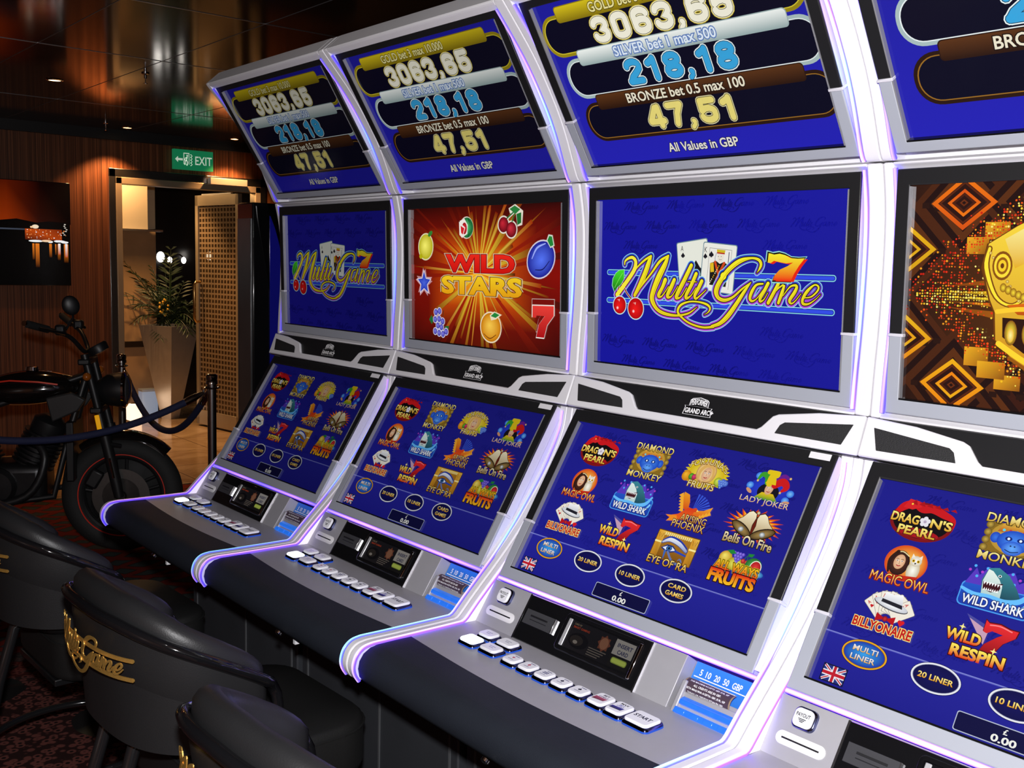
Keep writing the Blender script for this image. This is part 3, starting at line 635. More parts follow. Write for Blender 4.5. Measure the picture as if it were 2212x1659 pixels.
def art_wild(P):
    A = Art(P); rnd = random.Random(5)
    cu, cv = 352, 190
    ring = [(-18, -6), (160, -6), (352, -6), (540, -6), (722, -6), (722, 190), (722, 421), (540, 421), (352, 421), (160, 421), (-18, 421), (-18, 190)]
    out = ('1c0200', '300400', '4a0a00', '240300', '2a0200', '8c0a00', '220200', '4a0c00', '5a1400', '300500', '1c0200', '7c0800')
    P2 = [(cu, cv)]; C2 = [lin('ffb818')]
    for q, mix in ((.22, ('e88010', 1)), (.42, ('b84004', 1)), (.68, ('801002', .6)), (1.0, ('000000', 0))):
        for p, o in zip(ring, out):
            P2.append((cu+(p[0]-cu)*q, cv+(p[1]-cv)*q)); a, b_ = lin(mix[0]), lin(o); C2.append(tuple(x*mix[1]+y*(1-mix[1]) for x, y in zip(a, b_)))
    F2 = [[0, 1+k, 1+(k+1) % 12] for k in range(12)]
    for r_ in range(3):
        for k in range(12): F2.append([1+r_*12+k, 1+(r_+1)*12+k, 1+(r_+1)*12+(k+1) % 12, 1+r_*12+(k+1) % 12])
    A.raw(P2, F2, None, False, C2)
    def clip(a, r):
        c, s_ = math.cos(a), math.sin(a); t = r
        if c > 0: t = min(t, (722-cu)/c)
        if c < 0: t = min(t, (-18-cu)/c)
        if s_ > 0: t = min(t, (421-cv)/s_)
        if s_ < 0: t = min(t, (-6-cv)/s_)
        return (cu + c*t, cv + s_*t)
    for k in range(22):
        a = 2*math.pi*(k + .6*rnd.random())/22; w = .035 + rnd.random()*.05; r = 190 + rnd.random()*190; c = rnd.choice(['f09010', 'e06808', 'f8b020', 'd85008'])
        m1, m2, m3 = clip(a-w*.6, r*.5), clip(a+w*.6, r*.5), clip(a, r)
        A.raw([(cu, cv), m1, m3, m2], [[0, 1, 2], [0, 2, 3]], None, False, [lin('ffd030'), lin('8a2000'), lin('6a1400'), lin('8a2000')])
        A.raw([(cu, cv), clip(a-w*.3, r*.8), clip(a+w*.3, r*.8)], [[0, 1, 2]], None, False, [lin('ffe858'), lin('a03000'), lin('a03000')])
    for k in range(46):
        a = rnd.random()*2*math.pi; w = 0.010 + rnd.random()*0.035; r = 90 + rnd.random()*260
        c = rnd.choice(['f8a818', 'e06808', 'ffd840', 'c84000', '8a1000', '8a1000'])
        if c == '8a1000': r = 460
        far = {'8a1000': '400500', 'c84000': '5a0a00'}.get(c, '7a1600')
        A.raw([(cu, cv), clip(a-w, r), clip(a+w, r)], [[0, 1, 2]], None, False, [lin('ffd838' if c != '8a1000' else 'c02808'), lin(far), lin(far)])
    def ghost(f, off=(14, 6)): f(off[0], off[1])
    # melon
    A.ell(294, 60, 33, 32, 'd8d0c0', n=28); A.ell(296, 60, 30, 29, '0c6830', '58c878', n=28)
    A.poly([(262, 40), (284, 34), (300, 52), (298, 78), (274, 88), (264, 66)], 'f4ece4'); A.ell(284, 62, 12, 17, 'a01018', 'e83038', n=18); A.poly([(258, 42), (288, 60), (274, 90), (260, 80)], 'f4ece4'); A.poly([(266, 54), (284, 62), (276, 80), (268, 74)], 'd82028')
    for k in (-1, 0, 1): A.rib([(302, 34), (316 + k*7, 60), (300, 87)], '084820', 1.6)
    # cherries
    A.rib([(460, 56), (484, 36), (520, 16)], 'e8e0d0', 7); A.ell(464, 54, 26, 25, 'e8e0d0', n=24); A.ell(498, 68, 26, 25, 'e8e0d0', n=24); A.poly([(486, 10), (514, -1), (548, 18), (544, 56), (524, 60), (518, 26), (492, 24)], 'e8e0d0')
    A.rib([(462, 46), (484, 34), (512, 18)], '1c7030', 4); A.rib([(498, 54), (506, 36), (514, 20)], '1c7030', 4)
    A.ell(464, 54, 22, 21, '600410', 'd02838', n=24, hx=-5, hy=-5); A.ell(498, 68, 22, 21, '600410', 'd83040', n=24, hx=-5, hy=-5)
    A.poly([(490, 12), (512, 3), (536, 14), (516, 26)], '28803c'); A.poly([(520, 26), (540, 22), (540, 50), (524, 56)], '1c7030')
    # lemon, plum, star
    A.ell(88, 115, 40, 42, 'e0d8b0', n=28, rot=30); A.ell(88, 115, 36, 38, 'b8b010', 'fff870', n=28, rot=30, hx=-4, hy=-4); A.ell(62, 144, 9, 8, 'b8b010', n=12); A.ell(112, 76, 13, 7, '308030', n=14, rot=-30)
    A.ell(622, 148, 60, 50, 'd8d0e0', n=32, rot=-28); A.ell(622, 148, 56, 46, '1c1c98', '5878ff', n=32, rot=-28, hx=2, hy=2); A.rib([(586, 146, 3), (606, 118, 6), (640, 106, 3)], 'a0b0ff'); A.rib([(600, 176, 2), (630, 174, 3), (656, 152, 2)], '10105c')
    A.poly([(644, 98), (652, 82), (668, 84), (676, 112), (660, 118)], 'd8e0d0'); A.poly([(648, 98), (655, 86), (666, 88), (672, 110), (660, 114)], '208a38')
    for a_, g, c_ in ((-96, 46, 'd0a0a8'), (-80, 44, 'c09098'), (-90, 40, 'e8e8f0'), (-90, 35, '2838b8')): A.star(78, 225, g, g*.46, 5, c_, a_, '4c68e0' if c_ == '2838b8' else None)
    # grapes
    A.poly([(104, 336), (116, 322), (128, 336), (118, 350)], '1c6a30'); A.poly([(186, 352), (206, 350), (202, 372), (186, 372)], '1c6a30')
    for g, c_, c2 in ((12, 'd8d4e8', None), (9.5, '2c2898', '8c88f0')):
        for u, v in ((140, 312), (158, 308), (136, 334), (156, 332), (174, 338), (150, 352), (168, 356), (136, 370), (156, 374), (176, 376), (192, 368)): A.ell(u, v, g, g, c_, c2, n=14, hx=-2, hy=-2)
    A.rib([(176, 322), (180, 306)], '503018', 3)
    # orange
    A.ell(408, 342, 49, 45, 'f0e0c0', n=32); A.ell(408, 342, 45, 41, 'c87808', 'ffc840', n=32, hx=-6, hy=-6); A.ell(408, 342, 40, 36, 'd88a10', 'ffd050', n=32, hx=-6, hy=-6)
    A.rib([(376, 362, 2), (404, 374, 3), (432, 362, 2)], '7a4008'); A.poly([(404, 308), (424, 296), (458, 304), (432, 318), (410, 322)], 'f0e0c0'); A.poly([(408, 310), (426, 299), (448, 305), (430, 314)], '208a3c')
    # seven
    s7 = [(590, 268), (676, 266), (676, 292), (650, 318), (638, 352), (606, 352), (616, 318), (640, 294), (606, 294), (604, 300), (590, 300)]
    for du, dv, g, c in ((0, -12, 1.07, 'c8b8b0'), (0, -12, 1.03, '7a0c04'), (0, 4, 1.07, 'f4ece4'), (0, 4, 1.0, ('f04038', 'b00810'))):
        A.poly([(633 + du + (u-633)*g, 308 + dv + (v-308)*g) for u, v in s7], c)
    A.text('WILD', 192, 514, 137, 189, ('f02818', 'd00c08'), 0.045, [(0.05, 'd8c0a8'), (0.025, '6a0804')])
    A.text('STARS', 170, 545, 200, 254, ('f8d020', 'e8a010'), 0.045, [(0.05, 'd8c8a0'), (0.025, '6a3804')])
    for k in range(60):
        u = 180 + (k*53) % 356; v = 206 + (k*29) % 44
        if (k*7) % 3: A.ell(u, v, .1, .1, 'fff0a0', n=3)
    return A

def art_aztec(P):
    A = Art(P); rnd = random.Random(11); A.clip = (-12, -4, 718, 420)
    A.grad(-18, -6, 722, 421, ('240c04', '8a4c0c', '3a1406', '1c0803'))
    def diamond(cu, cv, r, cols):
        for k, c in enumerate(cols):
            q = r*(1 - k/len(cols)); A.poly([(cu, cv-q*1.08), (cu+q, cv), (cu, cv+q*1.08), (cu-q, cv)], c)
    B1 = ['4a2208', '200a03', '5a2c0a', '200a03', '3a1606', '1c0803']
    for cu, cv in ((108, 35), (0, 118), (0, 283), (104, 365), (230, 35), (230, 365), (330, 35), (330, 365), (560, 35), (560, 365), (660, 120), (660, 280)):
        diamond(cu, cv, 96, B1)
        for j in range(7): A.rect(cu-80+j*24, cv-2+(j % 2)*6, cu-66+j*24, cv+8+(j % 2)*6, '281004')
    for cu, cv, a, b in ((108, 35, 'f07808', 'd85008'), (0, 118, 'e8b010', 'd8a010'), (0, 283, 'e8b818', 'e88808'), (104, 365, 'f0b010', 'f08008'), (660, 120, 'e8b010', 'd8a010'), (560, 365, 'f0b010', 'f08008')):
        for r, c in ((61, (a, b)), (49, '3a1406'), (47, '5a2408'), (42, '2a0e04'), (31, (b, a)), (23, '4a1c06'), (16, '2a0e04'), (8, '6a2c08'), (4, '200a03')):
            A.poly([(cu, cv-r*.8), (cu+r, cv), (cu, cv+r*.8), (cu-r, cv)], c)
    for v0, v1, vc, c in ((186, 199, 196, 'ffd820'), (200, 210, 205, 'fff030'), (212, 224, 212, 'e89010'), (158, 178, 184, 'b86808'), (230, 252, 222, 'b86808')):   # golden beams behind the mask
        A.raw([(86, vc), (240, v0), (240, v1)], [[0, 1, 2]], None, False, [lin('7a3804'), lin(c), lin(c)])
    for u, v, w, h in ((125, 292, 44, 34), (182, 338, 46, 26), (118, 96, 40, 30), (150, 70, 44, 30), (150, 316, 50, 30)): A.grad(u, v, u+w, v+h, ('f0b020', 'c87c10', '8a4c08', 'd89018'))
    for gu in range(8, 236, 5):   # glittering dots in ranks
        for gv in range(8, 392, 5):
            q = math.exp(-((gv-200)/30)**2)*min(1, gu/60) + .8*math.exp(-((gv-112+(gu-120)*.62)/26)**2)*min(1, gu/130) + .7*math.exp(-((gv-262-(gu-120)*.6)/20)**2)*min(1, max(0, gu-60)/60)
            if rnd.random() > q*.95: continue
            hot = math.exp(-((gv-202)/17)**2)*min(1, gu/80) + .5*max(0, (gu-130)/100)
            c = rnd.choice(['fff060', 'ffd838', 'f8c020', 'ffee80']) if rnd.random() < hot else rnd.choice(['e83010', 'c82008', 'ff5a10', 'd84010', 'f8a020'])
            A.ell(gu + rnd.random()*1.6, gv + rnd.random()*1.6, 1.1 + rnd.random()*1.2, None, c, n=6)
    cu = 330                    # the carved golden mask, mirrored about its middle
    half = [(0, 40), (-60, 48), (-120, 78), (-168, 108), (-176, 150), (-160, 206), (-150, 228), (-146, 276), (-110, 312), (-60, 350), (0, 366)]
    full = half + [(-u, v) for u, v in half[::-1]]
    A.poly([(cu+u*1.02, v) for u, v in full], '6a3804'); A.poly([(cu+u, v) for u, v in full], ('ffe040', 'c87808'))
    for q in (1, -1):
        f = lambda pts: [(cu + q*u, v) + tuple(w) for u, v, *w in pts]
        A.poly(f([(-70, 60), (-140, 100), (-120, 150), (-60, 120)]), ('fff8a0', 'e8b020'))
        A.rib(f([(-166, 116, 10), (-170, 150, 12), (-150, 200, 10), (-120, 214, 8), (-96, 190, 9), (-92, 150, 8), (-60, 118, 8), (-10, 110, 6)]), '7a4408'); A.rib(f([(-166, 116, 5), (-170, 150, 7), (-150, 200, 5), (-120, 214, 4), (-96, 190, 5), (-92, 150, 4), (-60, 118, 4), (-10, 110, 3)]), 'ffe838')
        for k in range(12): A.ell(cu + q*(-164 + k*5.4), 124 + k*8.2, 3, 3, 'a86808', 'fff088', n=9)
        for k in range(10): A.ell(cu + q*(-96 + k*3), 196 - k*9, 3, 3, 'a86808', 'fff088', n=9)
        for r, c in ((22, '8a5008'), (18, 'ffe038'), (13, '9a5c08'), (9, 'f8d028'), (4, '6a3804')): A.ell(cu - q*142, 146, r*.8, r*1.15, c, n=20)
        for k in range(5): A.ell(cu + q*(-138 + k*9), 184 + k*4, 6, 8, '8a5008', 'ffe038', n=12)
        A.ell(cu - q*62, 164, 30, 22, '5a2c04', 'b87010', n=24); A.ell(cu - q*62, 164, 18, 14, 'fff0a0', 'e8b828', n=18); A.ell(cu - q*62, 164, 8, 9, '3a1804', n=14)
        A.poly(f([(-130, 214), (-70, 206), (0, 214), (0, 232), (-110, 230)]), ('e87008', 'b84c04')); A.rib(f([(-146, 226, 8), (-100, 220, 8), (-50, 226, 6), (0, 222, 8)]), 'ffd030')
        A.poly(f([(-136, 236), (-10, 240), (-10, 300), (-96, 296), (-134, 270)]), '2c1002')
        for k in range(4):
            A.ell(cu - q*(120 - k*30), 262, 11, 22, '8a5008', 'fff048', n=18); A.ell(cu - q*(120 - k*30), 266, 6, 13, 'f0b820', 'fff8a0', n=14)
        A.rib(f([(-140, 282, 10), (-90, 312, 10), (-40, 330, 8), (0, 334, 8)]), 'ffd830')
        A.rib(f([(-120, 306, 6), (-60, 338, 6), (0, 350, 6)]), '9a5808')
    A.poly([(cu-18, 150), (cu+18, 150), (cu+28, 206), (cu-28, 206)], ('ffe850', 'b87008'))
    return A

# ------------------------------------------------------------------ materials
M = {}
M['silver2'] = mat('silver_monitor_shell', (0.62, 0.61, 0.66), 0.35, spec=0.5, var=0.03)
M['white'] = mat('white_plastic', (0.80, 0.79, 0.81), 0.32, spec=0.4, var=0.03)
M['silver'] = mat('silver_paint', (0.40, 0.395, 0.42), 0.42, metal=0.15, spec=0.5, var=0.04, vscale=30)
M['greyb'] = mat('grey_bezel', (0.36, 0.38, 0.43), 0.45, spec=0.4, bump=0.05, bscale=900)
M['blackb'] = mat('black_bezel', (0.012, 0.012, 0.013), 0.38, spec=0.45, bump=0.06, bscale=900)
M['lip'] = mat('steel_lip_paint', (.30, .30, .32), .35, metal=.3, var=.1)
M['steel'] = mat('brushed_steel', (0.62, 0.62, 0.64), 0.28, metal=1.0, var=0.1, vscale=60)
M['chrome'] = mat('chrome', (0.80, 0.80, 0.82), 0.06, metal=1.0, var=0.02)
M['gloss'] = mat('gloss_black', (0.006, 0.006, 0.007), 0.07, spec=0.5, coat=0.3, var=0.1)
M['pad'] = mat('armrest_leather', (0.017, 0.020, 0.028), 0.58, spec=0.22, bump=0.25, bscale=420, var=0.18, vscale=9)
M['grille'] = mat('speaker_mesh', (0.016, 0.016, 0.016), 0.6, bump=0.8, bscale=650)
M['wedge'] = mat('white_plastic_painted_glow', (.8, .8, .82), .35, emit=(.80, .66, 1.0), es=.55, var=.02)  # white plastic; emission paints in the light it catches from the strips
M['base'] = mat('charcoal_laminate', (0.034, 0.037, 0.043), 0.5, var=0.15)
M['baseline'] = mat('charcoal_trim', (0.09, 0.094, 0.10), 0.4, var=0.1)
M['blackplast'] = mat('black_plastic', (0.004, 0.004, 0.005), 0.6, var=0.1)  # plain black plastic for slots and the ceiling trim
M['scr'] = [screen_mat('lit_screen', s, .10, .42) for s in (0.25, 0.50, 0.90, 1.0)]
M['reader'] = screen_mat('dim_reader_screen', .42)
M['bright'] = mat('satin_chrome_bar', (.85, .85, .87), .3, metal=.6, var=.03)
M['print'] = print_mat('printed_film')
M['glow_blue'] = mat('blue_lit_plastic', (0.02, 0.10, 0.5), 0.15, emit=(0.02, 0.22, 1.0), es=.5, var=0.3, vscale=60)
M['underglow'] = mat('blue_button_glow', (0.01, 0.05, 0.3), 0.2, emit=(0.01, 0.10, 0.8), es=.32, var=.2)
M['skirt'] = mat('blue_chrome', (0.10, 0.11, 0.22), 0.12, metal=1.0, var=0.1)

def cap_material(name, es):
    m = print_mat(name, 0.25); t = NT(m); b = t.n['Principled BSDF']
    a = [n for n in t.n if n.bl_idname == 'ShaderNodeVertexColor'][0]
    t.link(a.outputs['Color'], b.inputs['Emission Color']); b.inputs['Emission Strength'].default_value = es
    return m
M['cap'] = cap_material('lit_button_cap', 0.10)
M['cap_on'] = cap_material('bright_button_cap', 1.6)

def led_mat(name, es):
    m = bpy.data.materials.new(name); m.use_nodes = True
    t = NT(m); b = t.n['Principled BSDF']
    a = t.add('ShaderNodeVertexColor'); a.layer_name = 'col'
    b.inputs['Base Color'].default_value = (0.10, 0.10, 0.13, 1); b.inputs['Roughness'].default_value = 0.3
    t.link(a.outputs['Color'], b.inputs['Emission Color']); b.inputs['Emission Strength'].default_value = es
    return m
M['led'] = [led_mat('light_strip_glow', s) for s in (1.2, 2.0, 4.2, 6.0)]

# ------------------------------------------------------------------ slot machine (profile measured in y, z; x runs along the row)
W = 0.833
FW = .0225   # width of a side rail
FR = .0330   # width of the right-hand rail beside a monitor
def frame(A, B):
    ay, az = A; L = math.hypot(B[0]-ay, B[1]-az); ty, tz = (B[0]-ay)/L, (B[1]-az)/L
    ny, nz = tz, -ty
    return lambda x, s, d: (x, ay + ty*s + ny*d, az + tz*s + nz*d)
PT = frame((-.232, 2.205), (-.019, 1.870))
PM = frame((.004, 1.788), (.015, 1.389))
PB = frame((-.032, 1.239), (-.241, .900))
PK = frame((.0148, 1.341), (-.017, 1.259))
PS = frame((-.266, .864), (-.326, .773))
ARC1 = crom([(-.2635, 2.232), (-.165, 2.122), (-.098, 2.028), (-.054, 1.950), (-.014, 1.856), (0.0, 1.8355)], 5)
ARC2 = crom([(0.0, 1.8325), (.017, 1.749), (.023, 1.654), (.021, 1.525), (.015, 1.430), (.011, 1.3445)], 5)
ARC3 = crom([(.011, 1.3415), (.006, 1.300), (.001, 1.261), (-.013, 1.195), (-.062, 1.105), (-.138, 1.002), (-.178, .955), (-.216, .915), (-.2535, .878)], 5)
FOOT = ARC3 + [(-.285, .848), (-.319, .815), (-.349, .784), (-.356, .7785), (-.364, .7755), (-.42, .7755), (-.55, .7765), (-.60, .7775)] + crom([(-.612, .7775), (-.636, .773), (-.654, .758), (-.662, .735), (-.659, .715), (-.648, .697)], 4)

DIM = (.16, .10, .55)
VIO, MAG, CYA, WHT = (.32, .20, 1.0), (.85, .38, 1.0), (.32, .80, 1.0), (.70, .70, 1.0)
def ramp(stops):
    def f(t):
        for (a, ca), (b, cb) in zip(stops, stops[1:]):
            if t <= b:
                q = (t-a)/(b-a) if b > a else 0
                return tuple(x + (y-x)*q for x, y in zip(ca, cb)) + (1.0,)
        return tuple(stops[-1][1]) + (1.0,)
    return f

def rounded(w, d, r, n=5):
    out = []
    for cu, cv, a0 in ((w/2-r, d/2-r, 0), (-w/2+r, d/2-r, 90), (-w/2+r, -d/2+r, 180), (w/2-r, -d/2+r, 270)):
        for k in range(n+1):
            a = R(a0 + 90*k/n); out.append((cu + r*math.cos(a), cv + r*math.sin(a)))
    return out
def pill(b, P, cx, cs, w, d, layers, r, mi=0, cols=None):
    """stacked rounded outline; layers = [(scale-inset, depth)]"""
    rings = []
    for ins, h in layers:
        rings.append([P(cx + u, cs + v, h) for u, v in rounded(w - 2*ins, d - 2*ins, max(r - ins, .001))])
    return b.loft(rings, mi, True, True, [cols]*(len(rings)*len(rings[0])) if cols else None)

def monitor(root, name, P, s1, art_fn, ring, smat, clip=True):
    """a black upper frame with grey lower frame, chrome clips, steel lip and the display behind it"""
    x0, x1, a, c = .031, .789, .058, .7635
    b = MB(); D = -.006
    b.prism([(x0, -.031), (x1, -.031), (x1, ring+.005), (c, ring+.005), (c, 0), (a, 0), (a, ring), (x0, ring)], P, D, 0)
    f = b.build(name, M['blackb'], root, bevel=.0022, seg=2)
    sh = MB(); sh.box(x0+.0012, x1-.0012, -.030, s1-.001, -.050, -.030, P=P)
    for q in ((x0+.0012, x0+.006, -.030, s1-.001), (x1-.006, x1-.0012, -.030, s1-.001), (x0+.006, x1-.006, -.030, -.025), (x0+.006, x1-.006, s1-.006, s1-.001)): sh.box(*q, -.031, -.0055, P=P)
    sh.build('monitor_shell', M['silver2'], f)
    g = MB(); g.prism([(x0, ring), (a, ring), (a, .402), (c, .402), (c, ring+.005), (x1, ring+.005), (x1, s1), (x0, s1)], P, D, .0008)
    g.build('lower_bezel', M['greyb'], f, bevel=.0022, seg=2)
    for q0, q1, r0 in ((x0-.001, a+.003, ring-.003), (c-.003, x1+.003, ring+.002)):
        k = MB(); k.box(q0, q1, r0, r0+.006, -.02, .003, P=P); k.build('trim_clip', M['silver2'], f, bevel=.001, seg=1)
    for q0, q1 in ((a-.0005, a+.0022), (c-.0022, c+.0005)):
        l = MB(); l.box(q0, q1, .002, .400, -.0100, .0006, P=P); l.build('steel_lip', M['lip'], f)
    l = MB(); l.box(a, c, .3995, .4030, -.0110, .0011, P=P); l.build('bottom_lip', M['gloss'], f)
    PA = lambda u, v, d: P(.052 + u, v, -.0095 + d)
    art_fn(PA).build('display', smat, f)
    return f

def make_machine():
    root = thing('slot_machine', 'x', 'slot machine')
    ext = lambda prof, a, b_, B: B.prism(prof, lambda u, v, w: (w, u, v), a, b_)
    g = .0012
    def housing(name, arc, top, bot):
        n = len(arc)
        core = [arc[0], (arc[1][0], arc[1][1])] + [(y + .055, z) for y, z in arc[2:n-2]] + [(arc[-2][0], arc[-2][1]*.35 + arc[-1][1]*.65), arc[-1]]
        core[1] = (arc[0][0]*.62 + arc[1][0]*.38, arc[0][1]*.62 + arc[1][1]*.38)
        b = MB(); ext(core + bot + top, FW, W-FR, b)
        h = b.build(name, M['white'], root, bevel=.002, seg=2)
        for x0, x1 in ((g, FW+.0002), (W-FR-.0002, W-g)):
            b = MB(); ext(arc + bot + top, x0, x1, b); b.build('side_rail', M['white'], h, bevel=.0045, seg=3)
        return h
    up = housing('upper_housing', ARC1, [(.33, 2.20), (.25, 2.27), (-.215, 2.281), (-.2635, 2.2365)], [(.33, 1.8355)])
    mid = housing('middle_housing', ARC2, [(.33, 1.8325)], [(.33, 1.3445)])
    b = MB(); tail = [(-.18, .868), (-.18, .70), (.33, .70), (.33, 1.3415)]
    hi = [p for p in ARC3 if p[1] > 1.252]; lo = [(y + .045, z) for y, z in ARC3 if z <= 1.252]
    ext(hi + lo + tail, .036, .784, b); ext(ARC3 + tail, FW, .0362, b); ext(ARC3 + tail, .7838, W-FW, b)
    low = b.build('lower_housing', M['white'], root, bevel=.003, seg=2)
    for x0, x1 in ((g, FW), (W-FW, W-g)):
        b = MB(); ext(FOOT + [(-.58, .690), (-.34, .690), (.33, .690), (.33, 1.3415)], x0, x1, b)
        b.build('side_rail', M['white'], low, bevel=.0035, seg=2)
    # light strips: one each side of every housing
    def lens(B, path, nrm, wid, stops):
        # a domed diffuser, brighter along its middle than at its edges
        rings = []; cols = []; f = ramp(stops); n = len(path)
        for i, (p, q) in enumerate(zip(path, nrm)):
            c = f(i/(n-1)); e = (c[0]*.12, c[1]*.06, c[2]*.9, 1); h = tuple(a*.55 + b_*.45 for a, b_ in zip(c, e))
            ring = []
            for du, dn, cc in ((-1, -.004, e), (-1, .0004, e), (-.5, .0024, h), (0, .0032, c), (.5, .0024, h), (1, .0004, e), (1, -.004, e)):
                ring.append(p + q[0]*(du*wid/2) + q[1]*dn); cols.append(cc)
            rings.append(ring)
        B.loft(rings, 0, True, True, cols)
    def strip(par, prof, x, stops, wid=.009):
        B = MB(); path = []; nr = []
        for i, p in enumerate(prof):
            a = prof[max(i-1, 0)]; b = prof[min(i+1, len(prof)-1)]
            l = math.hypot(b[0]-a[0], b[1]-a[1]); ty, tz = (b[0]-a[0])/l, (b[1]-a[1])/l
            path.append(Vector((x if not isinstance(x, tuple) else x[0] + (x[1]-x[0])*min(1, 2.2*i/len(prof)), p[0], p[1]))); nr.append((Vector((1, 0, 0)), Vector((0, tz, -ty))))
        lens(B, path, nr, wid, stops)
        return B.build('light_strip', M['led'][0], par, col=True, smooth=60)
    xl = FW + .0040; xr = W - FR - .0045
    strip(up, ARC1[1:-1], xl, [(0, DIM), (1, DIM)]); strip(up, ARC1[1:-1], xr, [(0, VIO), (.25, MAG), (.45, CYA), (.75, VIO), (1, MAG)])
    strip(mid, ARC2[1:-1], xl, [(0, DIM), (1, DIM)]); strip(mid, ARC2[1:-1], xr, [(0, VIO), (.2, MAG), (.5, CYA), (.8, VIO), (1, MAG)])
    fl = FOOT[11:]
    strip(low, fl, xl, [(0, VIO), (.35, WHT), (.5, MAG), (.7, MAG), (.9, VIO), (1, VIO)])
    strip(low, fl, (xr, W-FW-.0045), [(0, MAG), (.12, VIO), (.35, CYA), (.5, MAG), (.62, CYA), (.85, CYA), (.93, MAG), (1, VIO)])
    for x0, x1 in ((FW-.0005, .0308), (W-.0308, W-FW+.0005)):
        b = MB(); ext([(-.262, .866), (-.284, .8455), (-.318, .812), (-.348, .781), (-.360, .7735), (-.322, .7715)], x0, x1, b)
        b.build('painted_glow_wedge', M['wedge'], low)  # inner wall of the rail, strip light painted on as emission
    B = MB(); lens(B, [Vector(PB(.030 + .0387*k, .4345, -.006)) for k in range(21)], [(Vector((0, -.5, -.87)), Vector((0, -.87, .5)))]*21, .010, [(0, VIO), (.3, MAG), (.5, VIO), (.8, MAG), (1, VIO)])
    B.build('light_strip', M['led'][0], low, col=True, smooth=60)
    # three monitors
    monitor(root, 'top_monitor', PT, .425, art_jackpot, .280, M['scr'][0])
    monitor(root, 'middle_monitor', PM, .431, art_multigame, .280, M['scr'][0])
    bm = monitor(root, 'touch_monitor', PB, .430, art_menu, .280, M['scr'][0])
    b = MB(); b.box(.727, .776, -.028, -.014, 0, .0006, P=PB); b.build('white_tag', M['white'], bm)
    # speaker panel
    b = MB(); b.box(.002, W-.002, -.001, .080, -.006, .005, P=PK)
    sp = b.build('speaker_panel', M['blackb'], root, bevel=.001, seg=1)
    L = [(.0015, -.002), (.105, .005), (.199, .020), (.212, .026), (.233, .052), (.243, .059), (.590, .059), (.600, .052), (.621, .026), (.634, .020), (.728, .005), (W-.0015, -.002), (W-.0015, .0785), (.0015, .0785)]
    b = MB(); b.prism(L, PK, .001, .012); b.build('white_surround', M['white'], sp, bevel=.003, seg=2)
    for q in (0, 1):
        pts = [(.022, .019), (.178, .036), (.188, .043), (.196, .062), (.038, .063)]
        if q: pts = [(W-u, v) for u, v in pts][::-1]
        b = MB(); b.prism(pts, PK, .0115, .0132); b.build('speaker_grille', M['grille'], sp, bevel=.001, seg=1)
    A = Art(lambda u, v, d: PK(.4165 + u, .030 + v, .0058 + d*4))
    hat = [(-28, 2), (-27, -14), (-22, -18), (0, -22), (22, -18), (27, -14), (28, 2)]; rb = [(-40, 0), (40, 0), (38, 4), (41, 21), (-41, 21), (-38, 4)]
    for pts, c, k in ((hat, 'f4f4f6', 1.0), (hat, '08080a', .93), (rb, 'f4f4f6', 1.0), (rb, '08080a', .95)): A.poly([(u*k, v*k + (1-k)*4) for u, v in pts], c)
    A.text('PERFORMER', -24, 24, -15, -1, 'ffffff', 0.03, warp=lambda u, v: (u, v - 3*(1 - (u/24)**2)))
    A.text('GRAND ARC', -36, 36, 5, 17, 'ffffff', 0.03); A.text('+', 37, 46, 6, 14, 'ffffff', 0.05)
    A.build('badge', M['print'], sp)
    # control panel on the slope
    b = MB(); b.box(.0305, .640, 0, .116, -.05, 0, P=PS); b.box(.640, .8025, 0, .116, -.06, -.034, P=PS)
    cp = b.build('control_panel', M['silver'], root, bevel=.0015, seg=2)
    b = MB(); pill(b, PS, .100, .073, .100, .024, [(0, 0), (0, .0015), (.001, .002)], .012); b.box(.062, .138, .0715, .0745, .002, .0026, 1, PS)
    b.build('card_slot', [M['white'], M['blackplast']], cp)
    b = MB(); pill(b, PS, .093, .030, .046, .040, [(0, 0), (.0005, .006), (.003, .008)], .012)
    pb = b.build('payout_button', M['skirt'], root)
    A = Art(lambda u, v, d: PS(.093 + u, .030 + v, d))
    pill(A.b, PS, .093, .030, .038, .033, [(0, .007), (0, .011), (.002, .013)], .010, cols=(.8, .8, .84, 1))
    A.P = lambda u, v, d: PS(.093 + u, .030 + v, .0131 + d*5)
    A.text('PAYOUT', -14, 14, -8, -1, '101018', 0.02)
    for k, (v, h) in enumerate(((2, 11), (4.5, 8), (7, 5))): A.rect(-h*.7, v, h*.7, v+1.4, '101018')
    A.b.build('button_cap', M['cap'], pb, col=True)
    # black card reader panel
    b = MB(); b.box(.172, .550, .002, .110, -.004, .003, P=PS)
    cr = b.build('card_reader', M['gloss'], root, bevel=.0015, seg=1)
    b = MB(); b.box(.5495, .5535, .002, .112, 0, .004, P=PS); b.build('steel_edge', M['steel'], cr)
    b = MB(); b.box(.1685, .1725, .002, .112, 0, .003, P=PS); b.build('steel_edge', M['steel'], cr)
    b = MB(); b.box(.186, .282, .036, .070, .002, .010, P=PS); b.box(.206, .262, .047, .051, .010, .0125, 1, PS); b.box(.206, .262, .057, .0585, .010, .0108, 1, PS)
    b.box(.2795, .2825, .036, .070, .002, .0104, 2, PS)
    b.build('reader_slot', [mat('smoked_plastic', (.05, .05, .055), .3, var=.1), M['blackplast'], M['steel']], cr, bevel=.001, seg=1)
    b = MB(); pill(b, PS, .421, .052, .235, .088, [(0, .001), (.001, .007), (.004, .009), (.010, .009), (.011, .005)], .012)
    rd = b.build('reader_frame', M['gloss'], cr)
    A = Art(lambda u, v, d: PS(.421 + u, .052 + v, .0056 + d*2))
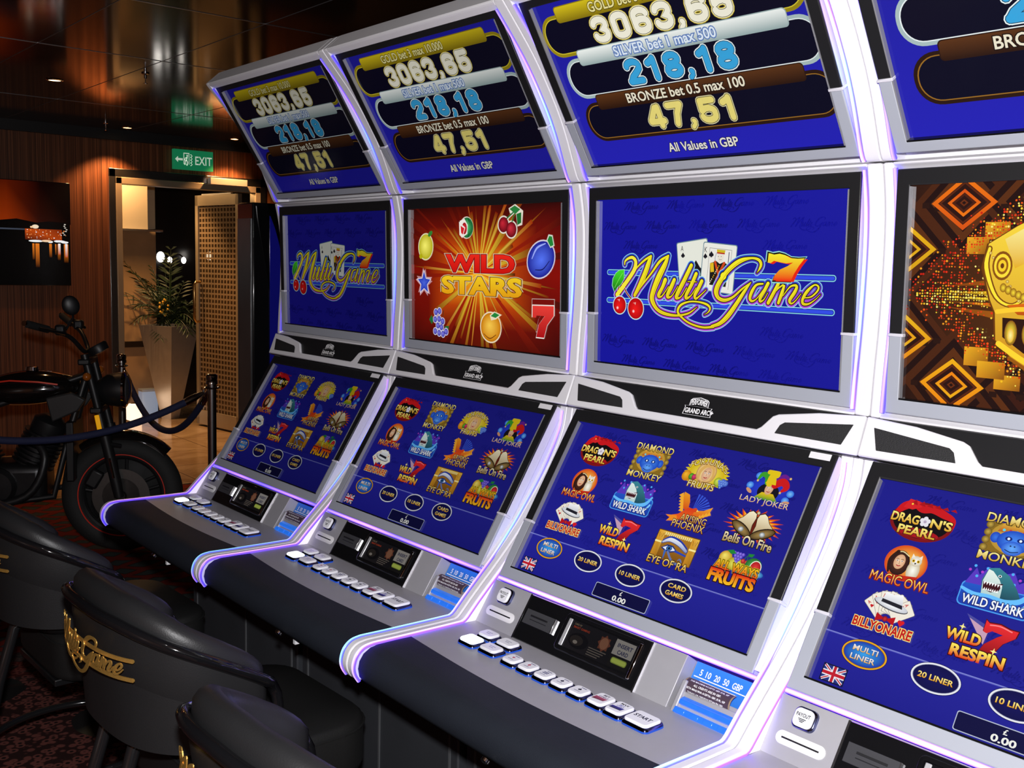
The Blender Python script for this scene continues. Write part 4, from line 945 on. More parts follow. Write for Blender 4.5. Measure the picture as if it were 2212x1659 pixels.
    A.grad(-104, -31, 104, 31, ('1c1a1c', '141216', '0a0a0c', '242022')); 
    A.text('CARD OF', -86, -64, -27, -23, 'a08c70'); A.text('SMART GAMING', -86, -36, -21, -16, 'a83c20', 0.02)
    A.ell(-56, 8, 30, 17, '0c0a0c', n=20); A.ell(-62, 8, 20, 11, '2a2420', n=16); A.ell(-64, 12, 7, 4, '8a8078', n=12)
    A.star(14, -8, 19, 14, 8, '6a3a28'); A.ell(14, -8, 12, 13, '8a5c44', n=16)
    A.rect(42, -29, 98, 4, 'a09a94'); A.text('INSERT', 50, 92, -22, -13, '3a3c58', 0.03); A.text('CARD', 56, 86, -8, 1, '3a3c58', 0.03)
    A.rect(42, 6, 98, 30, '181612'); A.rrect(48, 9, 92, 22, 5, '8a9a40'); A.rrect(50, 11, 90, 20, 4, 'b8c858')
    for k in range(4): A.rect(-22, 10+k*5, 30-k*6, 12+k*5, '6a6058')
    A.build('reader_screen', M['reader'], cr)
    b = MB(); b.box(.3165, .3275, .020, .083, .006, .0092, P=PS); b.build('chrome_edge', M['bright'], cr, bevel=.002, seg=2)
    b = MB(); b.box(.526, .5345, .014, .092, .006, .0096, P=PS); b.build('chrome_edge', M['chrome'], cr, bevel=.002, seg=2)
    # bill acceptor
    b = MB(); b.box(.652, .800, .066, .114, -.034, -.004, P=PS); b.box(.652, .664, .046, .114, -.034, .002, P=PS)
    ba = b.build('bill_acceptor', M['silver'], root, bevel=.003, seg=2)
    A = Art(lambda u, v, d: PS(.721 + u, .024 + v, -.0336 + d*3))
    A.rect(-79, -24, 80, 32, ('3484dc', '2c74c4')); A.text('5', -63, -57, -12, 1, 'ffffff', .02); A.text('10', -48, -36, -12, 1, 'ffffff', .02)
    A.text('20', -27, -14, -12, 1, 'ffffff', .02); A.text('50', -5, 8, -12, 1, 'ffffff', .02); A.text('GBP', 17, 40, -12, 1, 'ffffff', .02)
    A.rect(-74, 4, 74, 6, 'ffffff')
    for k, w_ in enumerate((50, 38, 26, 12)): A.poly([(-w_*.8-18, 10+k*4.4), (w_*.8-6, 10+k*4.4), (w_*.8-14, 12.4+k*4.4), (-w_*.8-10, 12.4+k*4.4)], 'ffffff')
    A.build('price_sticker', M['print'], ba)
    def PN(u, v, d):   # the notice wraps a half cylinder
        a = v / .020
        r = .018 + d*2
        return PS(.712 + u*.84, .056 - .002 + r*math.sin(a), -.020 + r*math.cos(a))
    A = Art(PN)
    for k in range(10): A.rect(-69, -24 + k*4.8, 69, -24 + (k+1)*4.8, '9a8468')
    A.L += 1
    for k in range(8): A.rect(-65, -20 + k*5, 65, -20 + (k+1)*5, '4c3c48')
    A.L += 1
    for k, (t, w_) in enumerate((('THIS MACHINE ACCEPTS: GBP, EUR, GIP', 56), ('ALL CREDITS ARE IN GBP.', 40), ('ESTA MAQUINA ACEPTA: GBP, EUR, GIP', 56), ('TODOS LOS CREDITOS ESTAN EN GBP.', 52))):
        v = -16 + k*9
        A.text(t, -w_, w_, v, v+5.2, 'ffffff', .02, res=1)
    for k in range(34): A.rect(-67 + k*4, -23, -65.4 + k*4, -20.5, '403428'); A.rect(-67 + k*4, 20.5, -65.4 + k*4, 23, '403428')
    A.build('notice_sticker', M['print'], ba)
    b = MB(); pr = [(-.030, .072), (-.004, .076), (.004, .084), (.004, .092), (-.006, .094), (-.006, .098), (.010, .100), (.012, .112), (-.030, .114)]
    b.prism(pr, lambda u, v, w: PS(w, v, u), .666, .800); 
    for k in range(4): b.box(.672 + k*.034, .694 + k*.034, .101, .111, .011, .0135, P=PS)
    b.build('note_mouth', M['glow_blue'], ba, bevel=.002, seg=2)
    # button deck, buttons, armrest
    b = MB(); arcy = lambda x: -.512 - .020*math.sin(math.pi*(x-.03)/(W-.06))
    xs = [.0305 + (W-.061)*k/16 for k in range(17)]
    poly = [(.0305, -.318), (W-.0305, -.318)] + [(x, arcy(x)-.004) for x in xs[::-1]]
    b.prism(poly, lambda u, v, w: (u, v, w), .700, .7725)
    b.build('button_deck', M['silver'], root, bevel=.0012, seg=1)
    DK = lambda x, y, d: (x, -y, .7725 + d)
    specs = [(.150, .428, .050, .038, 'on'), (.148, .377, .046, .034, ''), (.217, .378, .052, .034, ''), (.219, .426, .052, .034, '')]
    specs += [(.296 + .0518*k, .429, .040, .036, q) for k, q in enumerate(('h', 'd', 'l', 'c', 's'))]
    specs += [(.559, .423, .042, .048, 'bet'), (.609, .423, .042, .048, 'max'), (.668, .422, .058, .048, 'start')]
    for cx, cy, w_, d_, k in specs:
        b = MB(); pill(b, DK, cx, cy, w_ + .009, d_ + .009, [(0, 0), (0, .002), (.0005, .0035)], .011, 1); pill(b, DK, cx, cy, w_ + .008, d_ + .008, [(0, .0035), (.0015, .0075), (.004, .009)], .010)
        bt = b.build('button', [M['skirt'], M['underglow']], root)
        A = Art(lambda u, v, d: DK(cx + u, cy + v, .0143 + d*4))
        pill(A.b, DK, cx, cy, w_, d_, [(0, .007), (0, .012), (.0022, .0142)], .009, cols=(.82, .82, .86, 1) if k != 'on' else (.85, .95, 1, 1))
        hw, hd = w_*500, d_*500
        if k == 'start': A.text('START', -hw+8, hw-8, -7, 4, '181830', .03)
        elif k == 'bet': A.text('BET', -7, 9, -18, -12, '181830', .03); A.text('GAMBLE', -12, 12, -9, -4, '602068', .02); A.poly([(-16, -3), (14, -3), (12, 8), (-16, 12)], ('b05070', '4a1414'))
        elif k == 'max': A.text('MAX', -9, 11, -18, -12, '181830', .03); A.text('BET', -6, 6, -10, -5, '4038a0', .02); A.text('START', -9, 9, -4, 1, '4038a0', .02); A.poly([(-16, 3), (14, 1), (12, 12), (-16, 14)], ('4038a0', '101818'))
        elif k in 'hdlcs' and k:
            A.rect(-4, -12, 10, -9.5, '70708c'); A.rect(-8, 6, 8, 8, '8c8ca0')
            if k == 'd': A.star(0, -2, 6, 3.6, 2, 'b02040'); 
            elif k == 'h': heart(A, 0, -2, 8, 'b02040')
            elif k in 'cs': spade(A, 0, -2, 9, '181828')
            else: A.rect(-7, -6, 8, -3, '505078'); A.rect(-7, -1, 8, 2, '505078')
        elif k == '': A.rect(-10, -4, 10, -2, '8c8ca4'); A.rect(-6, 2, 8, 4, '8c8ca4')
        A.b.build('button_cap', M['cap_on'] if k == 'on' else M['cap'], bt, col=True)
    prof = [(0, .7725), (-.05, .7735), (-.10, .7735), (-.125, .770), (-.145, .760), (-.157, .745), (-.161, .728), (-.157, .710), (-.146, .697), (-.12, .690), (-.02, .690), (0, .700)]
    rings = []
    for x in xs:
        k = 0.35*(1 - abs(2*(x-.03)/(W-.06) - 1)**12); a = arcy(x)
        rings.append([(x, a + (u * (-.652 - a)/-.161), z) for u, z in prof])
    b = MB(); b.loft(rings); ar = b.build('armrest', M['pad'], root, smooth=60)
    # cabinet base
    b = MB(); b.box(.016, W-.016, -.335, .33, .008, .690); b.prism([(-.335, .69), (-.60, .69), (-.56, .668), (-.335, .585)], lambda u, v, w: (w, u, v), .03, W-.03, 0)
    base = b.build('cabinet_base', M['base'], root, bevel=.004, seg=1)
    for x in (.052, .455, .780):
        b = MB(); b.box(x, x+.007, -.338, -.330, .03, .60); b.build('door_trim', M['baseline'], base)
    b = MB(); b.lathe([(.009, 0), (.009, .006), (.006, .008), (.001, .008)], 14, (.49, -.652, .7025), Matrix.Rotation(R(128), 3, 'X')); b.build('lock', M['chrome'], ar)
    b = MB(); b.box(.52, .53, -.63, -.618, .676, .692); b.build('cable_clip', M['white'], base)
    return root

def copy_tree(o, parent=None):
    c = o.copy(); COL.objects.link(c)
    if parent: c.parent = parent
    for ch in list(o.children): copy_tree(ch, c)
    return c
LAB = ['leftmost slot machine, beside the roped-off motorcycle, its three screens dimmest',
       'slot machine with the red and yellow fruit starburst on its middle screen',
       'slot machine with the large bright card-game logo on its middle screen',
       'rightmost slot machine, with a golden carved mask on its middle screen']
proto = make_machine()
roots = [proto] + [copy_tree(proto) for _ in range(3)]
def frame_art(fn): return fn(lambda u, v, d: PM(.052 + u, v, -.0095 + d))
for i, r in enumerate(roots):
    r.location = (i*W, 0, 0); tag(r, LAB[i], 'slot machine', 'slot machines in the row')
    for o in r.children_recursive:
        n = o.name.split('.')[0]
        if n in ('display', 'light_strip'):
            o.material_slots[0].link = 'OBJECT'; o.material_slots[0].material = (M['scr'] if n == 'display' else M['led'])[i]
    if i in (1, 3):
        mm = [o for o in r.children if o.name.startswith('middle_monitor')][0]
        dsp = [o for o in mm.children if o.name.startswith('display')][0]
        tmp = frame_art(art_wild if i == 1 else art_aztec).build('display', M['scr'][i], None)
        dsp.data = tmp.data; bpy.data.objects.remove(tmp)
        dsp.material_slots[0].link = 'OBJECT'; dsp.material_slots[0].material = M['scr'][2] if i == 1 else M['scr'][i]

# ------------------------------------------------------------------ room
XW, ZC = -5.30, 2.67
def node_mat(name, rough, spec=0.5, coat=0.0):
    m = bpy.data.materials.new(name); m.use_nodes = True; t = NT(m); b = t.n['Principled BSDF']
    b.inputs['Roughness'].default_value = rough; b.inputs['Specular IOR Level'].default_value = spec
    b.inputs['Coat Weight'].default_value = coat; b.inputs['Coat Roughness'].default_value = 0.06
    return m, t, b
def veneer():
    m, t, b = node_mat('striped_wood_veneer', 0.38, 0.4)
    tc = t.add('ShaderNodeTexCoord'); mp = t.add('ShaderNodeMapping'); mp.inputs['Scale'].default_value = (64, 64, 0.5)
    t.link(tc.outputs['Object'], mp.inputs['Vector'])
    n = t.add('ShaderNodeTexNoise'); n.inputs['Scale'].default_value = 1.4; n.inputs['Detail'].default_value = 6; n.inputs['Distortion'].default_value = 0.5
    t.link(mp.outputs['Vector'], n.inputs['Vector'])
    r = t.add('ShaderNodeValToRGB'); e = r.color_ramp.elements
    e[0].position = .32; e[0].color = (.055, .021, .011, 1); e[1].position = .72; e[1].color = (.27, .10, .042, 1)
    k = e.new(.5); k.color = (.125, .046, .020, 1)
    t.link(n.outputs['Fac'], r.inputs['Fac']); t.link(r.outputs['Color'], b.inputs['Base Color'])
    bu = t.add('ShaderNodeBump'); bu.inputs['Strength'].default_value = .15; bu.inputs['Distance'].default_value = .002
    t.link(n.outputs['Fac'], bu.inputs['Height']); t.link(bu.outputs['Normal'], b.inputs['Normal'])
    return m
def carpet():
    m, t, b = node_mat('patterned_carpet', 0.95, 0.1)
    tc = t.add('ShaderNodeTexCoord')
    v = t.add('ShaderNodeTexVoronoi'); v.feature = 'F1'; v.inputs['Randomness'].default_value = .65; v.inputs['Scale'].default_value = 2.7
    mp = t.add('ShaderNodeMapping'); mp.inputs['Scale'].default_value = (1.0, 1.25, 1); t.link(tc.outputs['Object'], mp.inputs['Vector'])
    no = t.add('ShaderNodeTexNoise'); no.inputs['Scale'].default_value = 3.0
    t.link(mp.outputs['Vector'], no.inputs['Vector'])
    mixv = t.add('ShaderNodeMix', data_type='RGBA'); mixv.inputs['Factor'].default_value = .12
    t.link(mp.outputs['Vector'], mixv.inputs['A']); t.link(no.outputs['Color'], mixv.inputs['B'])
    t.link(mixv.outputs['Result'], v.inputs['Vector'])
    st = t.add('ShaderNodeMath', operation='GREATER_THAN'); st.inputs[1].default_value = .40; t.link(v.outputs['Distance'], st.inputs[0])
    # little rings filling the bands between the ovals
    v2 = t.add('ShaderNodeTexVoronoi'); v2.inputs['Scale'].default_value = 36; t.link(tc.outputs['Object'], v2.inputs['Vector'])
    r2 = t.add('ShaderNodeValToRGB'); e = r2.color_ramp.elements
    e[0].position = .20; e[0].color = (.012, .008, .008, 1); e[1].position = .32; e[1].color = (.17, .055, .045, 1)
    k = e.new(.48); k.color = (.17, .055, .045, 1); k = e.new(.60); k.color = (.03, .012, .011, 1)
    t.link(v2.outputs['Distance'], r2.inputs['Fac'])
    n3 = t.add('ShaderNodeTexNoise'); n3.inputs['Scale'].default_value = 1.3; t.link(tc.outputs['Object'], n3.inputs['Vector'])
    r3 = t.add('ShaderNodeValToRGB'); e = r3.color_ramp.elements
    e[0].position = .55; e[0].color = (.014, .013, .013, 1); e[1].position = .66; e[1].color = (.16, .13, .07, 1)
    t.link(n3.outputs['Fac'], r3.inputs['Fac'])
    a = t.add('ShaderNodeMix', data_type='RGBA'); t.link(st.outputs[0], a.inputs['Factor']); t.link(r3.outputs['Color'], a.inputs['A']); t.link(r2.outputs['Color'], a.inputs['B'])
    # zone along the machines: red lattice on grey
    sx = t.add('ShaderNodeSeparateXYZ'); t.link(tc.outputs['Object'], sx.inputs[0])
    mr = t.add('ShaderNodeMapRange'); mr.inputs['From Min'].default_value = -.45; mr.inputs['From Max'].default_value = -.95; t.link(sx.outputs['X'], mr.inputs['Value'])
    w = []
    for ang in (32, -32):
        m2 = t.add('ShaderNodeMapping'); m2.inputs['Rotation'].default_value = (0, 0, R(ang)); t.link(tc.outputs['Object'], m2.inputs['Vector'])
        wv = t.add('ShaderNodeTexWave'); wv.inputs['Scale'].default_value = 2.2; wv.inputs['Distortion'].default_value = 6.0; wv.inputs['Detail'].default_value = 2; t.link(m2.outputs['Vector'], wv.inputs['Vector'])
        w.append(wv)
    mxx = t.add('ShaderNodeMath', operation='MAXIMUM'); t.link(w[0].outputs['Fac'], mxx.inputs[0]); t.link(w[1].outputs['Fac'], mxx.inputs[1])
    r4 = t.add('ShaderNodeValToRGB'); e = r4.color_ramp.elements
    e[0].position = .55; e[0].color = (.045, .055, .052, 1); e[1].position = .84; e[1].color = (.17, .020, .012, 1)
    k = e.new(.68); k.color = (.02, .016, .015, 1)
    t.link(mxx.outputs[0], r4.inputs['Fac'])
    f = t.add('ShaderNodeMix', data_type='RGBA'); t.link(mr.outputs['Result'], f.inputs['Factor']); t.link(a.outputs['Result'], f.inputs['A']); t.link(r4.outputs['Color'], f.inputs['B'])
    t.link(f.outputs['Result'], b.inputs['Base Color'])
    n4 = t.add('ShaderNodeTexNoise'); n4.inputs['Scale'].default_value = 500; t.link(tc.outputs['Object'], n4.inputs['Vector'])
    bu = t.add('ShaderNodeBump'); bu.inputs['Strength'].default_value = .6; bu.inputs['Distance'].default_value = .004; t.link(n4.outputs['Fac'], bu.inputs['Height']); t.link(bu.outputs['Normal'], b.inputs['Normal'])
    return m
def marble():
    m, t, b = node_mat('polished_marble', 0.12, 0.5)
    tc = t.add('ShaderNodeTexCoord'); n = t.add('ShaderNodeTexNoise'); n.inputs['Scale'].default_value = 2.2; n.inputs['Detail'].default_value = 8; n.inputs['Distortion'].default_value = 1.5
    t.link(tc.outputs['Object'], n.inputs['Vector'])
    r = t.add('ShaderNodeValToRGB'); e = r.color_ramp.elements
    e[0].position = .35; e[0].color = (.34, .22, .12, 1); e[1].position = .7; e[1].color = (.56, .42, .27, 1)
    t.link(n.outputs['Fac'], r.inputs['Fac'])
    br = t.add('ShaderNodeTexBrick'); br.offset = 0; br.inputs['Scale'].default_value = 1; br.inputs['Brick Width'].default_value = .6; br.inputs['Row Height'].default_value = .6; br.inputs['Mortar Size'].default_value = .004
    br.inputs['Mortar'].default_value = (.12, .08, .05, 1); t.link(tc.outputs['Object'], br.inputs['Vector']); t.link(r.outputs['Color'], br.inputs['Color1']); t.link(r.outputs['Color'], br.inputs['Color2'])
    t.link(br.outputs['Color'], b.inputs['Base Color'])
    return m
def ceiling_mat():
    m, t, b = node_mat('polished_ceiling_panel', 0.10, 0.5, 0.0)
    tc = t.add('ShaderNodeTexCoord'); n = t.add('ShaderNodeTexNoise'); n.inputs['Scale'].default_value = 2.0; t.link(tc.outputs['Object'], n.inputs['Vector'])
    r = t.add('ShaderNodeValToRGB'); e = r.color_ramp.elements; e[0].color = (.016, .009, .006, 1); e[1].color = (.040, .022, .014, 1)
    t.link(n.outputs['Fac'], r.inputs['Fac']); t.link(r.outputs['Color'], b.inputs['Base Color'])
    b.inputs['IOR'].default_value = 1.42
    n2 = t.add('ShaderNodeTexNoise'); n2.inputs['Scale'].default_value = 1.1; t.link(tc.outputs['Object'], n2.inputs['Vector'])
    bu = t.add('ShaderNodeBump'); bu.inputs['Strength'].default_value = .12; bu.inputs['Distance'].default_value = .01; t.link(n2.outputs['Fac'], bu.inputs['Height']); t.link(bu.outputs['Normal'], b.inputs['Normal'])
    return m
M['wood'] = veneer(); M['carpet'] = carpet(); M['marble'] = marble(); M['ceil'] = ceiling_mat()
M['darkwall'] = mat('dark_wall_panel', (.03, .02, .015), .5, var=.2, vscale=2)
M['mirror'] = mat('brushed_mirror_steel', (.42, .40, .38), .26, metal=1.0, var=.25, vscale=5)
M['champ'] = mat('champagne_metal', (.42, .35, .25), .34, metal=.5, var=.08)
M['cream'] = mat('cream_panel', (.62, .50, .34), .5, var=.06, vscale=3)
M['dark'] = mat('dark_lacquer', (.012, .009, .008), .18, var=.2)

def slab(name, x0, x1, y0, y1, z0, z1, m, bevel=0):
    b = MB(); b.box(x0, x1, y0, y1, z0, z1); return struct(b.build(name, m, None, bevel=bevel))
XM = -3.55
slab('floor', XM, 5.2, -4.2, 3.4, -.06, 0, M['carpet'])
slab('floor_lobby', -9.4, XM, -4.2, 4.6, -.06, 0, M['marble'])
slab('ceiling', XW, 5.2, -4.2, 3.4, ZC, ZC+.08, M['ceil'])
slab('ceiling_lobby', -9.4, XW-.12, -1.0, 4.6, 2.72, 2.8, M['dark'])
DY0, DY1, DZ = 1.155, 2.575, 2.355       # door opening with its surround
b = MB(); b.box(XW-.12, XW, -4.2, DY0, 0, ZC); b.box(XW-.12, XW, DY1, 3.4, 0, ZC); b.box(XW-.12, XW, DY0, DY1, DZ, ZC)
struct(b.build('wall_left', M['wood'], None))
slab('wall_back', XW, 5.2, 3.4, 3.5, 0, ZC, M['darkwall'])
slab('wall_right', 5.2, 5.3, -4.2, 3.5, 0, ZC, M['darkwall'])
slab('wall_front', XW, 5.2, -4.3, -4.2, 0, ZC, M['wood'])
slab('wall_lobby', -9.5, -9.4, -1.0, 4.6, 0, 2.8, M['darkwall'])
slab('wall_lobby_left', -9.4, XW-.12, -1.1, -1.0, 0, 2.8, M['darkwall'])
slab('wall_lobby_right', -9.4, XW-.12, 4.6, 4.7, 0, 2.8, M['dark'])
slab('trim_1', XW, XW+.035, -4.2, 3.4, ZC-.085, ZC, M['blackplast'])
# panel joints of the ceiling
k = 1
for a0, a1 in (((-.80, -4.2), (-.80, 3.4)), ((-2.02, -4.2), (-2.02, 3.4)), ((-3.9, -4.2), (-3.9, 3.4)), ((.9, -4.2), (.9, 3.4))):
    k += 1; slab('trim_%d' % k, a0[0]-.003, a0[0]+.003, a0[1], a1[1], ZC-.002, ZC+.001, M['steel'])
for y in (-1.6, -.27, .36, 1.3):
    k += 1; slab('trim_%d' % k, XW+.04, 5.2, y-.0015, y+.0015, ZC-.0015, ZC+.001, M['baseline'])
# door: mirrored surround, inner frame, open leaf
b = MB(); f = .055
b.box(XW-.13, XW+.012, DY0, DY0+f, 0, DZ); b.box(XW-.13, XW+.012, DY1-f, DY1, 0, DZ); b.box(XW-.13, XW+.012, DY0, DY1, DZ-.07, DZ)
dr = struct(b.build('door_1', M['mirror'], None, bevel=.003))
b = MB(); q0, q1, qz = DY0+f, DY1-f, DZ-.07; f2 = .05
b.box(XW-.10, XW+.02, q0, q0+f2, 0, qz); b.box(XW-.10, XW+.02, q1-f2, q1, 0, qz); b.box(XW-.10, XW+.02, q0, q1, qz-.055, qz)
b.build('door_frame', M['champ'], dr, bevel=.003)
b = MB(); b.box(XW+.02, XW+.085, 2.01, 2.36, 2.275, 2.335); b.build('door_closer', mat('satin_aluminium', (.52, .48, .42), .35, metal=.4, var=.05), dr, bevel=.004)
# leaf, hinged at the right and swung into the lobby
def woven():
    m, t, b = node_mat('woven_glass_panel', 0.15, 0.5)
    tc = t.add('ShaderNodeTexCoord')
    mk = []
    for ax, sc in (('X', 19), ('Z', 21)):
        s_ = t.add('ShaderNodeSeparateXYZ'); t.link(tc.outputs['Object'], s_.inputs[0])
        mu = t.add('ShaderNodeMath', operation='MULTIPLY'); mu.inputs[1].default_value = sc; t.link(s_.outputs[ax], mu.inputs[0])
        fr = t.add('ShaderNodeMath', operation='FRACT'); t.link(mu.outputs[0], fr.inputs[0])
        lt = t.add('ShaderNodeMath', operation='LESS_THAN'); lt.inputs[1].default_value = .36; t.link(fr.outputs[0], lt.inputs[0]); mk.append(lt)
    mx = t.add('ShaderNodeMath', operation='MAXIMUM'); t.link(mk[0].outputs[0], mx.inputs[0]); t.link(mk[1].outputs[0], mx.inputs[1])
    b.inputs['Base Color'].default_value = (.25, .18, .11, 1)
    tr = t.add('ShaderNodeBsdfTransparent'); tr.inputs[0].default_value = (.62, .54, .46, 1)
    ms = t.add('ShaderNodeMixShader'); out = [n for n in t.n if n.bl_idname == 'ShaderNodeOutputMaterial'][0]
    ma = t.add('ShaderNodeMapRange'); ma.inputs['To Min'].default_value = .10; ma.inputs['To Max'].default_value = .95; t.link(mx.outputs[0], ma.inputs['Value'])
    t.link(ma.outputs['Result'], ms.inputs['Fac']); t.link(tr.outputs[0], ms.inputs[1]); t.link(b.outputs[0], ms.inputs[2]); t.link(ms.outputs[0], out.inputs['Surface'])
    return m
leaf = thing('door_leaf', 'open door leaf with woven glass panel and champagne metal frame', 'door', (XW-.03, 2.34, 0), R(180+8))
LW, LH = .74, 2.22
b = MB(); b.box(0, LW, -.02, .02, .02, .16); b.box(0, LW, -.02, .02, LH-.10, LH); b.box(0, .05, -.02, .02, .02, LH); b.box(LW-.05, LW, -.02, .02, .02, LH)
b.build('leaf_frame', M['champ'], leaf, bevel=.002)
b = MB(); b.box(.05, LW-.05, -.006, .006, .16, LH-.10); b.build('woven_panel', woven(), leaf)
for sd in (-1, 1):
    b = MB(); y = sd*.02
    b.tube([(LW-.09, y, 1.02), (LW-.09, y+sd*.05, 1.02), (LW-.09, y+sd*.07, 1.05), (LW-.09, y+sd*.07, 1.37), (LW-.09, y+sd*.05, 1.40), (LW-.09, y, 1.40)], .012, 10)
    b.build('pull_handle', mat('brass_handle', (.70, .46, .18), .2, metal=1, var=.05), leaf)
b = MB(); b.box(.12, .62, .0, .02, LH, LH+.012); b.build('closer_arm', M['steel'], leaf)

# exit sign
ex = thing('exit_sign', 'green and white exit sign hanging above the door opening', 'sign', (XW+.06, 1.86, 2.47))
b = MB(); b.box(-.02, .02, -.178, .178, -.085, .085); b.build('sign_body', mat('green_sign', (.012, .26, .10), .4, var=.06, emit=(.01, .30, .12), es=.35), ex, bevel=.003)
A = Art(lambda u, v, d: (.0212 + d*4, u*.87, -v))
wc = 'd8ead8'
A.poly([(-190, 0), (-160, -26), (-160, -9), (-112, -9), (-112, 9), (-160, 9), (-160, 26)], wc)
A.rect(-104, -58, -44, -50, wc); A.rect(-104, -58, -97, 40, wc); A.rect(-51, -58, -44, 40, wc)
A.ell(-66, -34, 9, 9, wc, n=14); A.rib([(-68, -20), (-76, 4), (-86, 12), (-90, 40)], wc, 12); A.rib([(-76, 4), (-64, 22), (-70, 46)], wc, 12); A.rib([(-72, -16), (-88, -12), (-94, 4)], wc, 9)
for k_ in range(4): A.rib([(-30, -46+k_*24), (-14, -34+k_*24), (-30, -24+k_*24)], wc, 7, smooth=False)
A.text('EXIT', 16, 190, -34, 38, wc, .01)
pm = bpy.data.materials.new('lit_lettering'); pm.use_nodes = True
A.build('lettering', cap_material('sign_lettering', .5), ex)
b = MB(); b.box(-.06, -.02, -.03, .03, -.03, .03); b.build('bracket', M['steel'], ex)

# night picture on the wood wall
pic = thing('wall_picture', 'dark night picture of a lit orange harbour on the wood wall', 'picture', (XW+.03, .245, 1.79))
PWD, PHT = 1.17, .83
b = MB(); b.box(-.03, 0, -PWD/2, PWD/2, -PHT/2, PHT/2); b.build('picture_panel', M['gloss'], pic, bevel=.002)
A = Art(lambda u, v, d: (.0006 + d*2, u, -v))
rnd = random.Random(4)
A.grad(-580, -410, 110, -80, ('1c0400', '501200', '8c2c02', '200400')); A.grad(110, -410, 360, -80, ('501200', '100100', '2a0600', '8c2c02')); A.grad(360, -410, 590, -80, ('100100', '020000', '040000', '2a0600'))
A.poly([(-580, -70), (-300, -110), (-60, -80), (180, -112), (330, -86), (420, -100), (580, -92), (580, -20), (-580, -20)], '020101')
A.rect(-580, -20, 580, 410, '010101'); A.rect(-580, -36, 238, -24, '3c4250')
A.grad(240, -36, 520, 50, ('c84c0c', '7a2404', 'a83c08', '501404'))
for k_ in range(46):
    u = 250 + rnd.random()*300; v = -30 + rnd.random()*70; A.ell(u, v, 2+rnd.random()*4, 2+rnd.random()*3, rnd.choice(['ffd8a0', 'ff9850', 'ffffff', 'e86820']), n=8)
A.ell(318, -54, 26, 16, 'ffe8c8', n=18); A.ell(290, -50, 12, 8, 'ffd0a0', n=12)
for u, w_ in ((320, 56), (430, 20), (480, 18), (540, 30), (400, 40), (500, 44)): A.ell(u, 56 + rnd.random()*10, w_, 9, 'ffffff' if w_ != 40 else 'ffd8b0', n=16)
for u, w_, l in ((300, 16, 130), (330, 30, 190), (430, 20, 110), (495, 22, 130), (550, 34, 150), (470, 10, 90)):
    A.grad(u-w_/2, 80, u+w_/2, 80+l, ('f08020', 'f08020', '180300', '180300'))
for u, l in ((498, 90), (552, 110)): A.grad(u-9, 76, u+9, 76+l, ('ffffff', 'ffffff', 'c84c08', 'c84c08'))
for k_ in range(7): A.ell(530+rnd.random()*30, -80+k_*14, 8, 4, 'e8dcd0', n=8)
A.build('picture_face', screen_mat('backlit_picture', .85, .2), pic)

# ceiling fittings
def fitting(cls, loc, label, bowl=True):
    if cls == 'ceiling_spotlight':
        o = thing(cls, label, 'ceiling light', loc, group='ceiling spotlights')
        b = MB(); b.lathe([(.046, 0), (.050, -.004), (.040, -.008), (.036, -.004), (.036, 0)], 24); b.build('trim_ring', M['chrome'], o)
        b = MB(); b.lathe([(.034, -.001), (.034, -.003), (.001, -.003)], 20); b.build('lamp_lens', mat('warm_lens', (1, .8, .5), .3, emit=(1.0, .62, .30), es=6), o)
    else:
        o = thing(cls, label, 'sprinkler', loc, group='ceiling sprinklers')
        b = MB(); b.lathe([(.022, 0), (.022, -.006), (.008, -.01), (.008, -.03), (.003, -.034), (.003, -.055), (.012, -.056), (.012, -.060), (.001, -.062)], 16); b.build('sprinkler_head', M['chrome'], o)
    return o
fitting('ceiling_spotlight', (-3.094, .114, ZC), 'ceiling spotlight above the motorcycle, nearest of three')
fitting('ceiling_spotlight', (-5.035, 1.226, ZC), 'ceiling spotlight just left of the door, close to the wood wall')
fitting('ceiling_spotlight', (-5.05, 2.16, ZC), 'ceiling spotlight to the right of the exit sign')
fitting('ceiling_sprinkler', (-2.449, .426, ZC), 'chrome sprinkler head in the middle of the dark ceiling')
fitting('ceiling_sprinkler', (-4.886, 1.004, ZC), 'chrome sprinkler head near the wall above the door')

# ------------------------------------------------------------------ stools in front of the machines
M['leather'] = mat('black_leather', (.016, .016, .017), .42, spec=.4, bump=.16, bscale=330, var=.12)
M['leather2'] = mat('black_seat_vinyl', (.011, .011, .011), .5, spec=.4, bump=.2, bscale=300, var=.1)
M['tubeblk'] = mat('black_lacquered_metal', (.010, .010, .011), .12, spec=.6, coat=.5, var=.1)
M['gold'] = mat('gold_thread', (.85, .50, .12), .30, metal=.75, bump=.5, bscale=700, var=.15, vscale=80)
def tub_path():
    """outline of the back seen from above: left arm front, round the back, right arm front"""
    right = [(.276, .035), (.281, 0), (.284, -.04)]
    for k in range(1, 19):
        a = R(90*k/18); right.append((.284*abs(math.cos(a))**(2/2.6), -.04 - .232*abs(math.sin(a))**(2/2.6)))
    P = [(-x, y) for x, y in right] + right[::-1][1:]
    # resample by arc length
    acc = [0]
    for a, b in zip(P, P[1:]): acc.append(acc[-1] + math.hypot(b[0]-a[0], b[1]-a[1]))
    out = []; N = 72; j = 0
    for i in range(N+1):
        s_ = acc[-1]*i/N
        while j < len(acc)-2 and acc[j+1] < s_: j += 1
        t = (s_-acc[j])/(acc[j+1]-acc[j]); out.append((P[j][0]+(P[j+1][0]-P[j][0])*t, P[j][1]+(P[j+1][1]-P[j][1])*t))
    return out, acc[-1]
TP, TL = tub_path()
